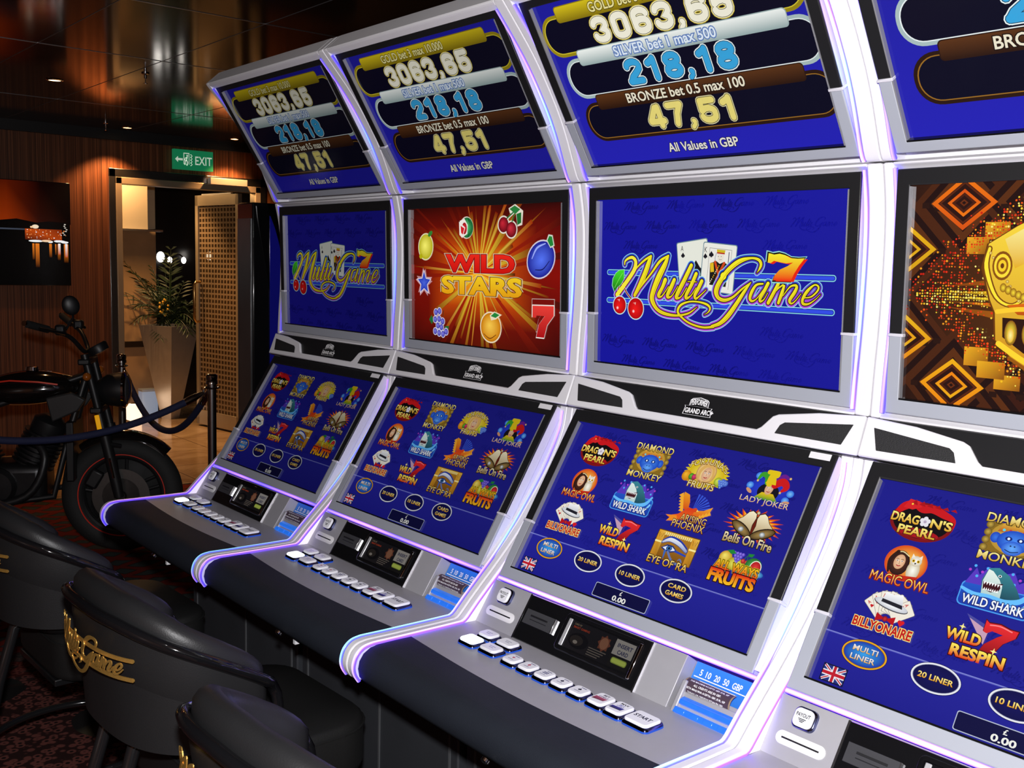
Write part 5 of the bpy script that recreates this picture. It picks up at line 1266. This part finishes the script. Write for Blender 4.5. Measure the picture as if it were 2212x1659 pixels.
def tub_at(s_):
    f = min(max((s_ + TL/2)/TL*72, 0), 71.999); i = int(f); t = f-i
    p = (TP[i][0]+(TP[i+1][0]-TP[i][0])*t, TP[i][1]+(TP[i+1][1]-TP[i][1])*t)
    a, b = TP[max(i-1, 0)], TP[min(i+2, 72)]
    l = math.hypot(b[0]-a[0], b[1]-a[1]); tx, ty = (b[0]-a[0])/l, (b[1]-a[1])/l
    return p, (ty, -tx)      # point and outward normal
def ztop(s_):
    q = abs(s_)/(TL/2); return .902 - .045*q**1.5 - .125*max(0, (q-.25)/.75)**1.6
def zbot(s_): return .565 - .02*(abs(s_)/(TL/2))**2
def sweep(b, sect, s0, s1, n=64, endround=0.05):
    """sect(s) gives points (outward offset, z); both ends close in a rounded shape"""
    rings = []
    for i in range(n+1):
        s_ = s0 + (s1-s0)*i/n; p, nn = tub_at(s_); pts = sect(s_)
        e = min(s_-s0, s1-s_)/endround; k = 1 if e >= 1 else math.sqrt(max(1-(1-e)**2, .0004))
        co = sum(q[0] for q in pts)/len(pts); cz = sum(q[1] for q in pts)/len(pts)
        kz = .72 + .28*k
        rings.append([(p[0]+nn[0]*(co+(o-co)*k), p[1]+nn[1]*(co+(o-co)*k), cz+(z-cz)*kz) for o, z in pts])
    b.loft(rings)
def make_chair():
    r = thing('tub_stool', 'x', 'chair', (0, 0, 0), 0, 'tub stools at the slot machines')
    h = TL/2
    b = MB(); b.loft([[(x*g, y*g + .105, z) for x, y in rounded(.47, .45, .10, 6)] for g, z in ((.90, .415), (.985, .425), (1, .44), (1, .525), (.985, .542), (.95, .550), (.5, .554))])
    st = b.build('seat', M['leather2'], r, smooth=60)
    b = MB(); b.tube([(x*1.003, y*1.003 + .105, .529) for x, y in rounded(.47, .45, .10, 6)], .0035, 6, closed=True); b.build('seat_seam', M['leather2'], st)
    def shell(s_):
        zt, zb = ztop(s_), zbot(s_); n = 9; o = []
        for k in range(n): q = k/(n-1); o.append((-.006 - .10*(1-q)**1.7 + .006*math.sin(q*3.1), zb + (zt-.03-zb)*q))
        return o + [(-.030, zt-.03), (-.056, (zt+zb)/2), (-.125, zb)]
    b = MB(); sweep(b, shell, -h, h); bk = b.build('back_shell', M['leather'], r, smooth=60)
    pts = []
    for q in (-1, 1):
        p, nn = tub_at(q*h); f = (nn[1]*-q, nn[0]*q)
        L_ = []
        for t, dz, df in ((0, 0, .010), (.25, 0, .012), (.5, 0, .012), (.72, 0, .012), (.88, 0, .008), (1, .004, -.002)):
            z = zbot(q*h) + .02 + (ztop(q*h) - .024 - zbot(q*h) - .02)*t
            L_.append((p[0]-nn[0]*.016, p[1]-nn[1]*.016 + df, z + dz))
        pts.append(L_)
    top = []
    for i in range(61):
        s_ = -h + .02 + (2*h-.04)*i/60; p, nn = tub_at(s_); top.append((p[0]+nn[0]*.003, p[1]+nn[1]*.003, ztop(s_)-.016))
    b = MB(); b.tube(pts[0] + top + pts[1][::-1], .0125, 10); b.build('gloss_trim', M['gloss'], bk, smooth=60)
    def padsec(s_):
        zt = ztop(s_); zb = max(zbot(s_)+.04, .53); w = .075 - .012*abs(s_)/h
        pts = [(-.010, zt-.012), (-.012, zt+.008), (-.022, zt+.022), (-.038, zt+.028), (-.056, zt+.022), (-.068, zt+.006), (-.074, zt-.03), (-w-.012, (zt+zb)/2+.03), (-w-.006, zb+.03), (-.06, zb), (-.03, zb), (-.02, (zt+zb)/2)]
        return pts
    b = MB(); sweep(b, padsec, -h+.004, h-.004, endround=.07); b.build('inner_pad', M['leather'], r, smooth=70)
    # gold script stitched round the back
    PL = lambda u, v, d: (lambda pn: (pn[0][0]+pn[1][0]*(.0085+d*20), pn[0][1]+pn[1][1]*(.0085+d*20), .790 - v))(tub_at(u))
    k = .58
    A = Art(PL)
    for v in (176.5, 245):
        for dv in (0,):
            pts = [(38+648*i/40, v) for i in range(41)]
            A.rib([((u-LX)/1*k, (vv-LY)*k, 8.5) for u, vv in pts], 'ffffff', smooth=False)
    for grow in (3.2,):
        for st in LOGO:
            A.rib([((u-LX)*k, (v-LY)*k, w) for u, v, w in st], 'ffffff', per=4, grow=.75, scale=k)
    A.ell((402-LX)*k, (178-LY)*k, 7, 7, 'ffffff', n=12)
    o = A.b.build('embroidered_logo', M['gold'], bk, smooth=0)
    sm = o.modifiers.new('thread', 'SOLIDIFY'); sm.thickness = .0022; sm.offset = 0
    # legs and foot ring
    for q in (-1, 1):
        b = MB(); b.tube([(q*.075, -.16, .60), (q*.078, -.20, .57), (q*.082, -.245, .42), (q*.09, -.335, .014)], .015, 10); b.build('leg', M['tubeblk'], r)
        b = MB(); b.tube([(q*.16, .16, .42), (q*.19, .20, .22), (q*.215, .235, .014)], .013, 10); b.build('leg', M['tubeblk'], r)
    b = MB(); b.tube([(.255*math.cos(2*math.pi*i/40), .0 + .27*math.sin(2*math.pi*i/40), .16) for i in range(40)], .011, 10, closed=True); b.build('foot_ring', M['tubeblk'], r)
    b = MB(); b.box(-.16, .16, -.12, .28, .40, .42); b.build('seat_plate', M['tubeblk'], r, bevel=.003)
    return r
ch0 = make_chair()
for i, (x, y, rz, lb) in enumerate(((1.37, -.865, R(2), 'black tub stool whose gold script embroidery shows best, middle of three'),
                                    (.45, -.875, R(2), 'black tub stool at the left edge, farthest from the camera'),
                                    (2.16, -.915, R(2), 'black tub stool cut off by the bottom edge, nearest the camera'))):
    c = ch0 if i == 0 else copy_tree(ch0)
    c.location = (x, y, 0); c.rotation_euler.z = rz; c['label'] = lb

# ------------------------------------------------------------------ stanchions and ropes
M['polechrome'] = mat('polished_post', (.62, .61, .62), .20, metal=1.0, var=.02)
M['navy'] = mat('navy_velvet', (.010, .014, .055), .8, bump=.3, bscale=500, var=.2)
def stanchion(x, y, label):
    o = thing('stanchion', label, 'post', (x, y, 0), 0, 'rope posts around the motorcycle')
    b = MB(); b.lathe([(.15, 0), (.15, .006), (.13, .018), (.06, .030), (.028, .05)], 32); b.build('base', M['chrome'], o)
    b = MB(); b.lathe([(.0235, .03), (.0235, .95)], 32); b.build('pole', M['polechrome'], o, smooth=50)
    b = MB(); b.lathe([(.031, .945), (.031, .96), (.028, .965), (.030, .975), (.030, .992), (.022, 1.0), (.001, 1.002)], 24); b.build('cap', M['chrome'], o)
    b = MB(); b.tube([(.036*math.cos(q), .036*math.sin(q), .925) for q in [2*math.pi*k/20 for k in range(20)]], .005, 8, closed=True); b.build('hook_ring', M['chrome'], o)
    return o
S1, S2, S3 = (-3.078, .476), (-1.73, .498), (-1.98, -1.15)
stanchion(*S1, 'chrome rope post standing behind the motorcycle, beside the door frame')
stanchion(*S2, 'chrome rope post between the motorcycle wheel and the leftmost slot machine')
stanchion(*S3, 'chrome rope post at the rear of the motorcycle')
def rope(a, b_, sag, label):
    d = Vector((b_[0]-a[0], b_[1]-a[1], 0)).normalized()
    p0 = Vector((a[0], a[1], .90)) + d*.045; p1 = Vector((b_[0], b_[1], .90)) - d*.045
    pts = [p0.lerp(p1, t) - Vector((0, 0, sag*4*t*(1-t))) for t in [k/32 for k in range(33)]]
    o = thing('barrier_rope', label, 'rope', p0, 0, 'velvet barrier ropes'); L = lambda p: tuple(Vector(p) - p0)
    b = MB(); b.tube([L(p) for p in pts[1:-1]], .019, 12); b.build('velvet_rope', M['navy'], o)
    for e, g in ((0, 2), (32, 30)):
        b = MB(); b.tube([L(pts[e] + (Vector((0, 0, .02)) if True else 0)), L(pts[e]), L(pts[(e+g)//2]), L(pts[g])], [.006, .010, .020, .021], 12); b.build('end_clip', M['chrome'], o)
rope(S1, S2, .30, 'dark navy velvet rope sagging between the two chrome posts by the door')
rope(S2, S3, .21, 'dark navy velvet rope passing in front of the motorcycle')

# ------------------------------------------------------------------ motorcycle
M['rubber'] = mat('tyre_rubber', (.012, .012, .012), .75, bump=.4, bscale=120, var=.1)
M['mblack'] = mat('matt_black_metal', (.009, .009, .010), .42, var=.15)
M['tankp'] = mat('black_tank_paint', (.006, .005, .005), .10, coat=.8, var=.1)
M['redst'] = mat('red_pinstripe', (.75, .03, .012), .4, var=.05)
M['disc'] = mat('brake_steel', (.22, .21, .20), .30, metal=1, var=.15, vscale=60)
M['engine'] = mat('grey_engine_alloy', (.04, .04, .042), .35, metal=.8, var=.3, vscale=20)
M['orange'] = mat('amber_reflector', (1.0, .50, .02), .25, spec=.8, emit=(1.0, .42, .0), es=.35)  # emission stands in for flash light thrown back by the reflector
bike = thing('motorcycle', 'black motorcycle with red rim stripes parked behind navy ropes', 'motorcycle', (-2.08, .10, 0), R(62))
RX = Matrix.Rotation(R(90), 3, 'X')
def wheel(name, sx, rr, wd_):
    cz = rr + .004; c = (sx, 0, cz)
    prof = []
    for k in range(25):
        a = 2*math.pi*k/24; prof.append((rr-.062 + .062*math.cos(a), wd_*.5*math.sin(a)))
    b = MB(); rings = []
    for i in range(65):
        q = 2*math.pi*i/64; rings.append([(sx + r_*math.cos(q), y_, cz + r_*math.sin(q)) for r_, y_ in prof])
    b.loft(rings, 0, True, False); w = b.build(name, M['rubber'], bike)
    R1 = rr - .105
    b = MB(); b.lathe([(R1-.014, -.030), (R1+.012, -.046), (R1+.020, -.044), (R1+.006, -.028), (R1+.006, .028), (R1+.020, .044), (R1+.012, .046), (R1-.014, .030), (R1-.014, -.030)], 56, c, RX); b.build('rim', M['mblack'], w)
    for q in (-1, 1):
        b = MB(); b.tube([(sx + (R1+.013)*math.cos(t), q*.0475, cz + (R1+.013)*math.sin(t)) for t in [2*math.pi*k/64 for k in range(64)]], .0036, 6, closed=True); b.build('rim_stripe', M['redst'], w)
    for k in range(5):
        a0 = R(72*k + 20); b = MB()
        for off in (-.024, .024):
            d = Vector((math.cos(a0), 0, math.sin(a0))); t = Vector((-math.sin(a0), 0, math.cos(a0)))
            b.tube([Vector(c) + d*.035 + t*off*.7, Vector(c) + d*.12 + t*off, Vector(c) + d*(R1-.004) + t*off*1.25], .0095, 8)
        b.build('spoke', M['mblack'], w)
    b = MB(); b.lathe([(.001, -.075), (.022, -.075), (.030, -.06), (.045, -.05), (.045, .05), (.030, .06), (.022, .075), (.001, .075)], 24, c, RX); b.build('hub', M['engine'], w)
    for q in (-1, 1):
        b = MB(); b.lathe([(.098, q*.062), (.150, q*.062), (.150, q*.067), (.098, q*.067), (.098, q*.062)], 40, c, RX)
        for k in range(18):
            pass
        b.build('brake_disc', M['disc'], w)
    return w
fw = wheel('front_wheel', .03, .318, .112)
rw = wheel('rear_wheel', -1.44, .318, .15)
for y in (-.098, .098):
    b = MB(); b.tube([(.025, y, .325), (.012, y, .40), (-.05, y, .70)], [.026, .030, .029], 14); b.tube([(-.05, y, .70), (-.137, y, 1.10)], .021, 14); b.build('fork_leg', M['mblack'], bike)
    b = MB(); b.tube([(.004, y*1.28, .435), (-.018, y*1.28, .545)], .008, 8); b.build('fork_slider', M['chrome'], bike)
    b = MB(); b.box(-.012, .012, -.006, .006, -.055, .055); o = b.build('side_reflector', M['orange'], bike, bevel=.004); o.location = (-.066, y*1.36, .725); o.rotation_euler = (0, R(-10), 0)
    b = MB(); b.box(-.04, .03, -.02, .02, -.05, .05); o = b.build('brake_caliper', M['mblack'], bike, bevel=.012); o.location = (-.10, y*.74, .42); o.rotation_euler = (0, R(30), 0)
b = MB(); rings = []
for i in range(25):
    a = R(128 - 84*i/24); r_ = .348; rings.append([(.03 + (r_+dz)*math.cos(a), y, .322 + (r_+dz)*math.sin(a)) for y, dz in ((-.068, -.035), (-.060, -.006), (-.03, .006), (.03, .006), (.060, -.006), (.068, -.035), (.055, -.012), (.0, 0), (-.055, -.012))])
b.loft(rings); b.build('front_fender', M['tankp'], bike, smooth=60)
b = MB(); b.tube([(.035, -.075, .60), (-.03, -.115, .62)], .012, 8); b.tube([(.035, .075, .60), (-.03, .115, .62)], .012, 8); b.build('fender_bracket', M['mblack'], bike)
for z, s_ in ((.80, -.083), (1.06, -.138)):
    b = MB(); b.box(s_-.03, s_+.03, -.125, .125, z-.016, z+.016); b.build('fork_yoke', M['mblack'], bike, bevel=.008)
hl = MB(); RY = Matrix.Rotation(R(90), 3, 'Y')
hl.lathe([(.001, -.10), (.05, -.09), (.085, -.04), (.095, .02), (.095, .05), (.088, .055)], 28, (.0, 0, .90), RY); hlo = hl.build('headlight', M['mblack'], bike)
b = MB(); b.lathe([(.086, .05), (.080, .066), (.05, .078), (.001, .082)], 28, (.0, 0, .90), RY); b.build('headlight_glass', mat('headlight_glass', (.16, .16, .17), .08, metal=.7, bump=.6, bscale=70), hlo)
b = MB(); b.lathe([(.097, .04), (.100, .052), (.090, .060)], 28, (.0, 0, .90), RY); b.build('headlight_ring', M['chrome'], hlo)
b = MB(); b.lathe([(.001, 0), (.05, .005), (.055, .04), (.050, .05), (.001, .048)], 24, (-.07, 0, 1.10), Matrix.Rotation(R(-30), 3, 'Y')); b.build('speedometer', M['mblack'], bike)
hb = MB(); hp = [(-.345, -.39, 1.275), (-.29, -.30, 1.25), (-.20, -.16, 1.20), (-.15, -.07, 1.12), (-.145, 0, 1.11), (-.15, .07, 1.12), (-.20, .16, 1.20), (-.29, .30, 1.25), (-.345, .39, 1.275)]
hb.tube(crom(hp, 5), .012, 10); hbo = hb.build('handlebar', M['mblack'], bike)
for q in (-1, 1):
    b = MB(); b.tube([(-.275, q*.275, 1.242), (-.345, q*.392, 1.276)], .0195, 12); b.build('grip', M['rubber'], hbo)
    b = MB(); b.tube([(-.352, q*.402, 1.279), (-.356, q*.41, 1.281)], .014, 10); b.build('bar_end', M['chrome'], hbo)
    b = MB(); b.tube([(-.225, q*.22, 1.225), (-.20, q*.25, 1.22), (-.225, q*.33, 1.235), (-.285, q*.41, 1.255)], [.012, .009, .007, .008], 8); b.build('brake_lever', M['engine'], hbo)
    b = MB(); b.box(-.25, -.20, q*.225-.03, q*.225+.03, 1.21, 1.265); b.build('switch_box', M['mblack'], hbo, bevel=.012)
    if q < 0:
        b = MB(); b.tube([(-.205, q*.20, 1.235), (-.165, q*.22, 1.30), (-.165, q*.235, 1.35)], .006, 8); b.build('mirror_stalk', M['mblack'], bike)
        b = MB(); b.ball((-.170, q*.24, 1.365), .043, .018, .052, 20, 12, M=Matrix.Rotation(R(q*-20), 3, 'Z') @ Matrix.Rotation(R(-18), 3, 'Y')); b.build('mirror', M['mblack'], bike)
    b = MB(); b.tube([(-.12, q*.10, .99), (-.11, q*.17, .99)], .008, 8); b.ball((-.11, q*.185, .99), .022, .03, .022, 12, 8); b.build('turn_signal', mat('amber_lens', (.35, .09, .01), .2, var=.1), bike)
# tank, seat, engine
b = MB(); rings = []
for i in range(19):
    t = i/18; s_ = -.68 + .50*t; h_ = math.sin(math.pi*min(max(t*.86+.09, 0), 1))**.55; cz = .885 + .03*t; wd_ = .135*h_ + .012; ht = .105*h_
    rings.append([(s_, wd_*math.copysign(abs(math.cos(a))**.8, math.cos(a)), cz + ht*math.sin(a)*(1 if math.sin(a) > 0 else .75)) for a in [2*math.pi*k/24 for k in range(24)]])
b.loft(rings); tk = b.build('fuel_tank', M['tankp'], bike, smooth=70)
for q in (-1, 1):
    b = MB(); b.tube([(-.62, q*.108, .945), (-.50, q*.132, .962), (-.36, q*.134, .955), (-.27, q*.115, .94)], .0045, 6); b.build('tank_stripe', M['redst'], tk)
b = MB(); b.lathe([(.001, .02), (.03, .018), (.034, .0)], 20, (-.42, 0, 1.005)); b.build('fuel_cap', M['chrome'], tk)
b = MB(); rings = []
for i in range(15):
    t = i/14; s_ = -1.38 + .74*t; w_ = .085 + .075*math.sin(math.pi*t)**.7; z_ = .80 + .10*(1-t)**2*.6 + (.05 if t > .85 else 0)
    rings.append([(s_, w_*math.cos(a), z_ + .04*math.sin(a)) for a in [2*math.pi*k/16 for k in range(16)]])
b.loft(rings); b.build('saddle', M['leather'], bike, smooth=70)
b = MB(); b.box(-.78, -.34, -.13, .13, .30, .52); eg = b.build('crankcase', M['engine'], bike, bevel=.05, seg=4)
for s0, an in ((-.44, 24), (-.66, -24)):
    b = MB(); Mx = Matrix.Rotation(R(an), 3, 'Y')
    pr = [(.085, 0)]
    for k in range(8): pr += [(.085, .02+k*.024), (.11, .022+k*.024), (.11, .030+k*.024), (.085, .032+k*.024)]
    pr += [(.09, .22), (.09, .27), (.05, .30), (.001, .30)]
    b.lathe(pr, 20, (s0, 0, .48), Mx); b.build('cylinder', M['mblack'], eg)
for q in (-1, 1):
    b = MB(); b.lathe([(.001, q*.16), (.08, q*.158), (.10, q*.14), (.10, q*.12)], 28, (-.58, 0, .40), RX); b.build('engine_cover', M['engine'], eg)
    b = MB(); b.prism([(-.30, .74), (-.17, .80), (-.13, .86), (-.20, .90), (-.33, .87)], lambda u, v, w: (u, w, v), q*.10, q*.13); b.build('tank_shroud', mat('grey_shroud', (.028, .028, .029), .35, var=.2), bike, bevel=.008)
b = MB(); b.box(-.235, -.195, -.13, .13, .42, .74); b.build('radiator', M['mblack'], bike, bevel=.006)
b = MB()
for q in (-1, 1): b.tube([(-.13, q*.03, 1.02), (-.22, q*.07, .70), (-.30, q*.12, .34), (-.80, q*.13, .28)], .018, 10); b.tube([(-.15, q*.04, .98), (-.60, q*.10, .82), (-1.2, q*.11, .78)], .018, 10)
b.build('frame_tubes', M['mblack'], bike)
for q in (-1, 1):
    b = MB(); b.tube([(-.82, q*.11, .34), (-1.44, q*.115, .325)], .024, 10); b.build('swingarm', M['mblack'], bike)
    b = MB(); b.tube([(-1.05, q*.15, .42), (-1.22, q*.14, .74)], .026, 12); b.build('shock_absorber', M['chrome'], bike)
b = MB(); b.tube(crom([(-.40, -.12, .66), (-.33, -.17, .55), (-.42, -.19, .36), (-.70, -.20, .30), (-1.0, -.21, .30)], 5), .022, 12); b.tube([(-1.0, -.21, .30), (-1.55, -.22, .38)], .044, 16); b.build('exhaust', M['mblack'], bike)
b = MB(); rings = []
for i in range(17):
    a = R(150 - 110*i/16); rings.append([(-1.44 + (.36+dz)*math.cos(a), y, .322 + (.36+dz)*math.sin(a)) for y, dz in ((-.09, -.03), (-.08, 0), (0, .01), (.08, 0), (.09, -.03), (0, -.006))])
b.loft(rings); b.build('rear_fender', M['tankp'], bike, smooth=60)
b = MB(); b.tube([(-.70, .14, .28), (-.62, .30, .012)], .012, 8); b.build('side_stand', M['mblack'], bike)

# ------------------------------------------------------------------ dark cabinet beside the door
cab = thing('dark_cabinet', 'tall glossy black cabinet with curved side between the door and the machines', 'cabinet', (-3.02, 1.62, 0))
b = MB(); pr = []
for k in range(25):
    t = k/24; pr.append((-.335 + .10*math.sin(math.pi*t)*0, 2.005*t))
front = [(.10 + .075*(2*t-1)**2*0 - .16*math.sin(math.pi*t)**1.0*0, 2.005*t) for t in [k/24 for k in range(25)]]
b.box(-.12, .12, -.32, .45, 0, 2.005); b.build('cabinet_body', mat('black_gloss_side', (.010, .010, .012), .16, coat=.4, var=.15), cab, bevel=.01, seg=3)
b = MB(); arc = [(-.315 + .13*math.sin(math.pi*k/24)**1.3, .03 + 1.95*k/24) for k in range(25)]
b.prism(arc + [(.44, 1.98), (.44, .03)], lambda u, v, w: (w, u + .02, v), .118, .128); b.build('curved_side_panel', M['gloss'], cab)
b = MB(); b.box(-.10, .10, -.328, -.318, .10, 1.90); b.build('grey_end_panel', mat('brushed_grey_panel', (.20, .20, .205), .3, metal=.6, var=.2, vscale=6), cab, bevel=.002)

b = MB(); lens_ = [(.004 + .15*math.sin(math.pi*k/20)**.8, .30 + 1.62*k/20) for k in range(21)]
b.prism([(-.20, z) for _, z in lens_] + [(-.20 + w_, z) for w_, z in lens_[::-1]], lambda u, v, w: (w, u, v), .127, .130); b.build('painted_blue_reflection', mat('blue_reflection_glow', (.005, .005, .03), .15, emit=(.01, .01, .35), es=.2, var=.2), cab)  # blue reflection on the gloss side, painted as a faintly emissive shape; no lamp

# ------------------------------------------------------------------ lobby behind the door
slab('trim_20', -7.20, -7.05, 1.55, 2.13, 1.90, 2.72, M['cream'], .004)
slab('trim_21', -7.22, -7.08, 1.55, 2.22, 0, 1.90, mat('pale_wood_panel', (.42, .26, .13), .4, var=.25, vscale=6), .004)
slab('trim_22', -7.06, -6.96, 1.55, 2.25, 1.885, 1.905, M['steel'])
slab('trim_23', -7.35, -7.22, 2.18, 2.27, 1.92, 2.6, M['cream'], .004)
slab('trim_24', -7.8, -7.70, 2.2, 4.4, 0, 2.72, M['dark'])
slab('trim_25', -7.21, -7.03, 1.55, 2.23, .70, .76, M['dark'])
for k, (y, z, s_) in enumerate(((2.366, 1.631, 1.3), (2.466, 1.600, .8), (2.619, 1.600, .8), (2.908, 1.655, 1.1))):
    o = thing('wall_lamp', ('large bright white lamp, leftmost of the four behind the door', 'small bright lamp, second from left behind the door',
              'small bright lamp, third from left behind the door', 'bright lamp seen through the woven door panel')[k], 'lamp', (-7.34, y, z), 0, 'lamps in the lobby')
    b = MB(); b.tube([(-.30, 0, .06), (-.10, 0, .06), (0, 0, .03)], .008, 8); b.build('bracket', M['chrome'], o)
    b = MB(); b.ball((0, 0, 0), .032*s_, .032*s_, .044*s_, 16, 10); b.build('bulb', mat('glowing_bulb', (1, 1, 1), .3, emit=(1.0, .93, .85), es=5), o)
pl = thing('planter', 'tall tapered mirror-polished planter standing in the lobby', 'planter', (-6.62, 2.17, 0), R(28))
b = MB(); b.loft([[(q*a, q2*a, z) for q, q2 in ((1, 1), (-1, 1), (-1, -1), (1, -1))] for a, z in ((.060, 0), (.205, .95), (.185, .95), (.175, .88))]); b.build('planter_body', mat('polished_planter_steel', (.72, .68, .62), .32, metal=.65, bump=.5, bscale=9, var=.15), pl, smooth=20)
b = MB(); b.box(-.165, .165, -.165, .165, .84, .90); b.build('soil', mat('dark_soil', (.02, .014, .01), .9, bump=.8, bscale=60), pl)
plant = thing('potted_palm', 'dark green leafy palm growing out of the mirrored planter', 'plant', (-6.62, 2.17, .955))
rnd = random.Random(21)
leaf_m = mat('palm_leaf', (.012, .030, .009), .45, var=.4, vscale=5)
for k in range(42):
    az = rnd.random()*2*math.pi; el = R(35 + rnd.random()*50); L_ = (.50 + rnd.random()*.48)*(.55 if math.cos(az) > .15 else 1); drop = .25 + rnd.random()*.35
    spine = []
    for i in range(9):
        t = i/8; spine.append(Vector((math.cos(az)*math.cos(el)*L_*t, math.sin(az)*math.cos(el)*L_*t, math.sin(el)*L_*t - drop*t*t*.6)))
    b = MB(); b.tube(spine, [.006*(1-i/9)+.0015 for i in range(9)], 5)
    side = Vector((-math.sin(az), math.cos(az), 0))
    for i in range(2, 9):
        for q in (-1, 1):
            p = spine[i]; dirv = (spine[min(i+1, 8)] - spine[i-1]).normalized(); ll = .17*(1-abs(i-4.5)/6)
            tip = p + (dirv*.75 + side*q*.8)*ll - Vector((0, 0, .25*ll)); wv = dirv*.012
            mid = p.lerp(tip, .45) + Vector((0, 0, .008))
            b.add([p, mid + wv, tip, mid - wv, mid + Vector((0, 0, -.003))], [(0, 1, 4), (1, 2, 4), (2, 3, 4), (3, 0, 4), (0, 3, 2, 1)])
    b.build('frond', leaf_m, plant, smooth=0)
b = MB()
for k in range(14): b.ball((.05*math.cos(k*2.4) + .10, -.10 + .04*math.sin(k*1.7), .10 + .012*k), .012, n=8, m=6)
b.build('yellow_flowers', mat('yellow_petals', (.75, .42, .03), .5, var=.2), plant)
o = thing('floor_lantern', 'small bright glass lantern on the marble lobby floor', 'lantern', (-6.62, 1.80, 0))
b = MB(); b.box(-.06, .06, -.06, .06, .012, .17); b.build('lantern_glass', mat('lantern_glow', (.9, .8, .7), .2, emit=(1, .72, .50), es=1.6, var=.2), o, bevel=.006)
b = MB(); b.box(-.066, .066, -.066, .066, 0, .014); b.build('lantern_base', M['steel'], o, bevel=.003)
b = MB(); b.lathe([(.02, .17), (.03, .175), (.001, .19)], 12); b.build('lantern_cap', M['chrome'], o)
o = thing('pale_box', 'small pale blue box by the wall beyond the glass door', 'box', (-6.93, 2.05, 0))
b = MB(); b.box(-.06, .06, -.07, .09, 0, .27); b.build('box_body', mat('pale_blue_card', (.55, .68, .85), .5, var=.05, emit=(.4, .55, .8), es=.25), o, bevel=.003)  # plain card box; its brightness is painted in as a faint glow
b = MB(); b.box(-.062, .062, -.072, .092, .25, .275); b.build('box_lid', mat('pale_card_lid', (.65, .76, .9), .5, var=.05), o, bevel=.003)
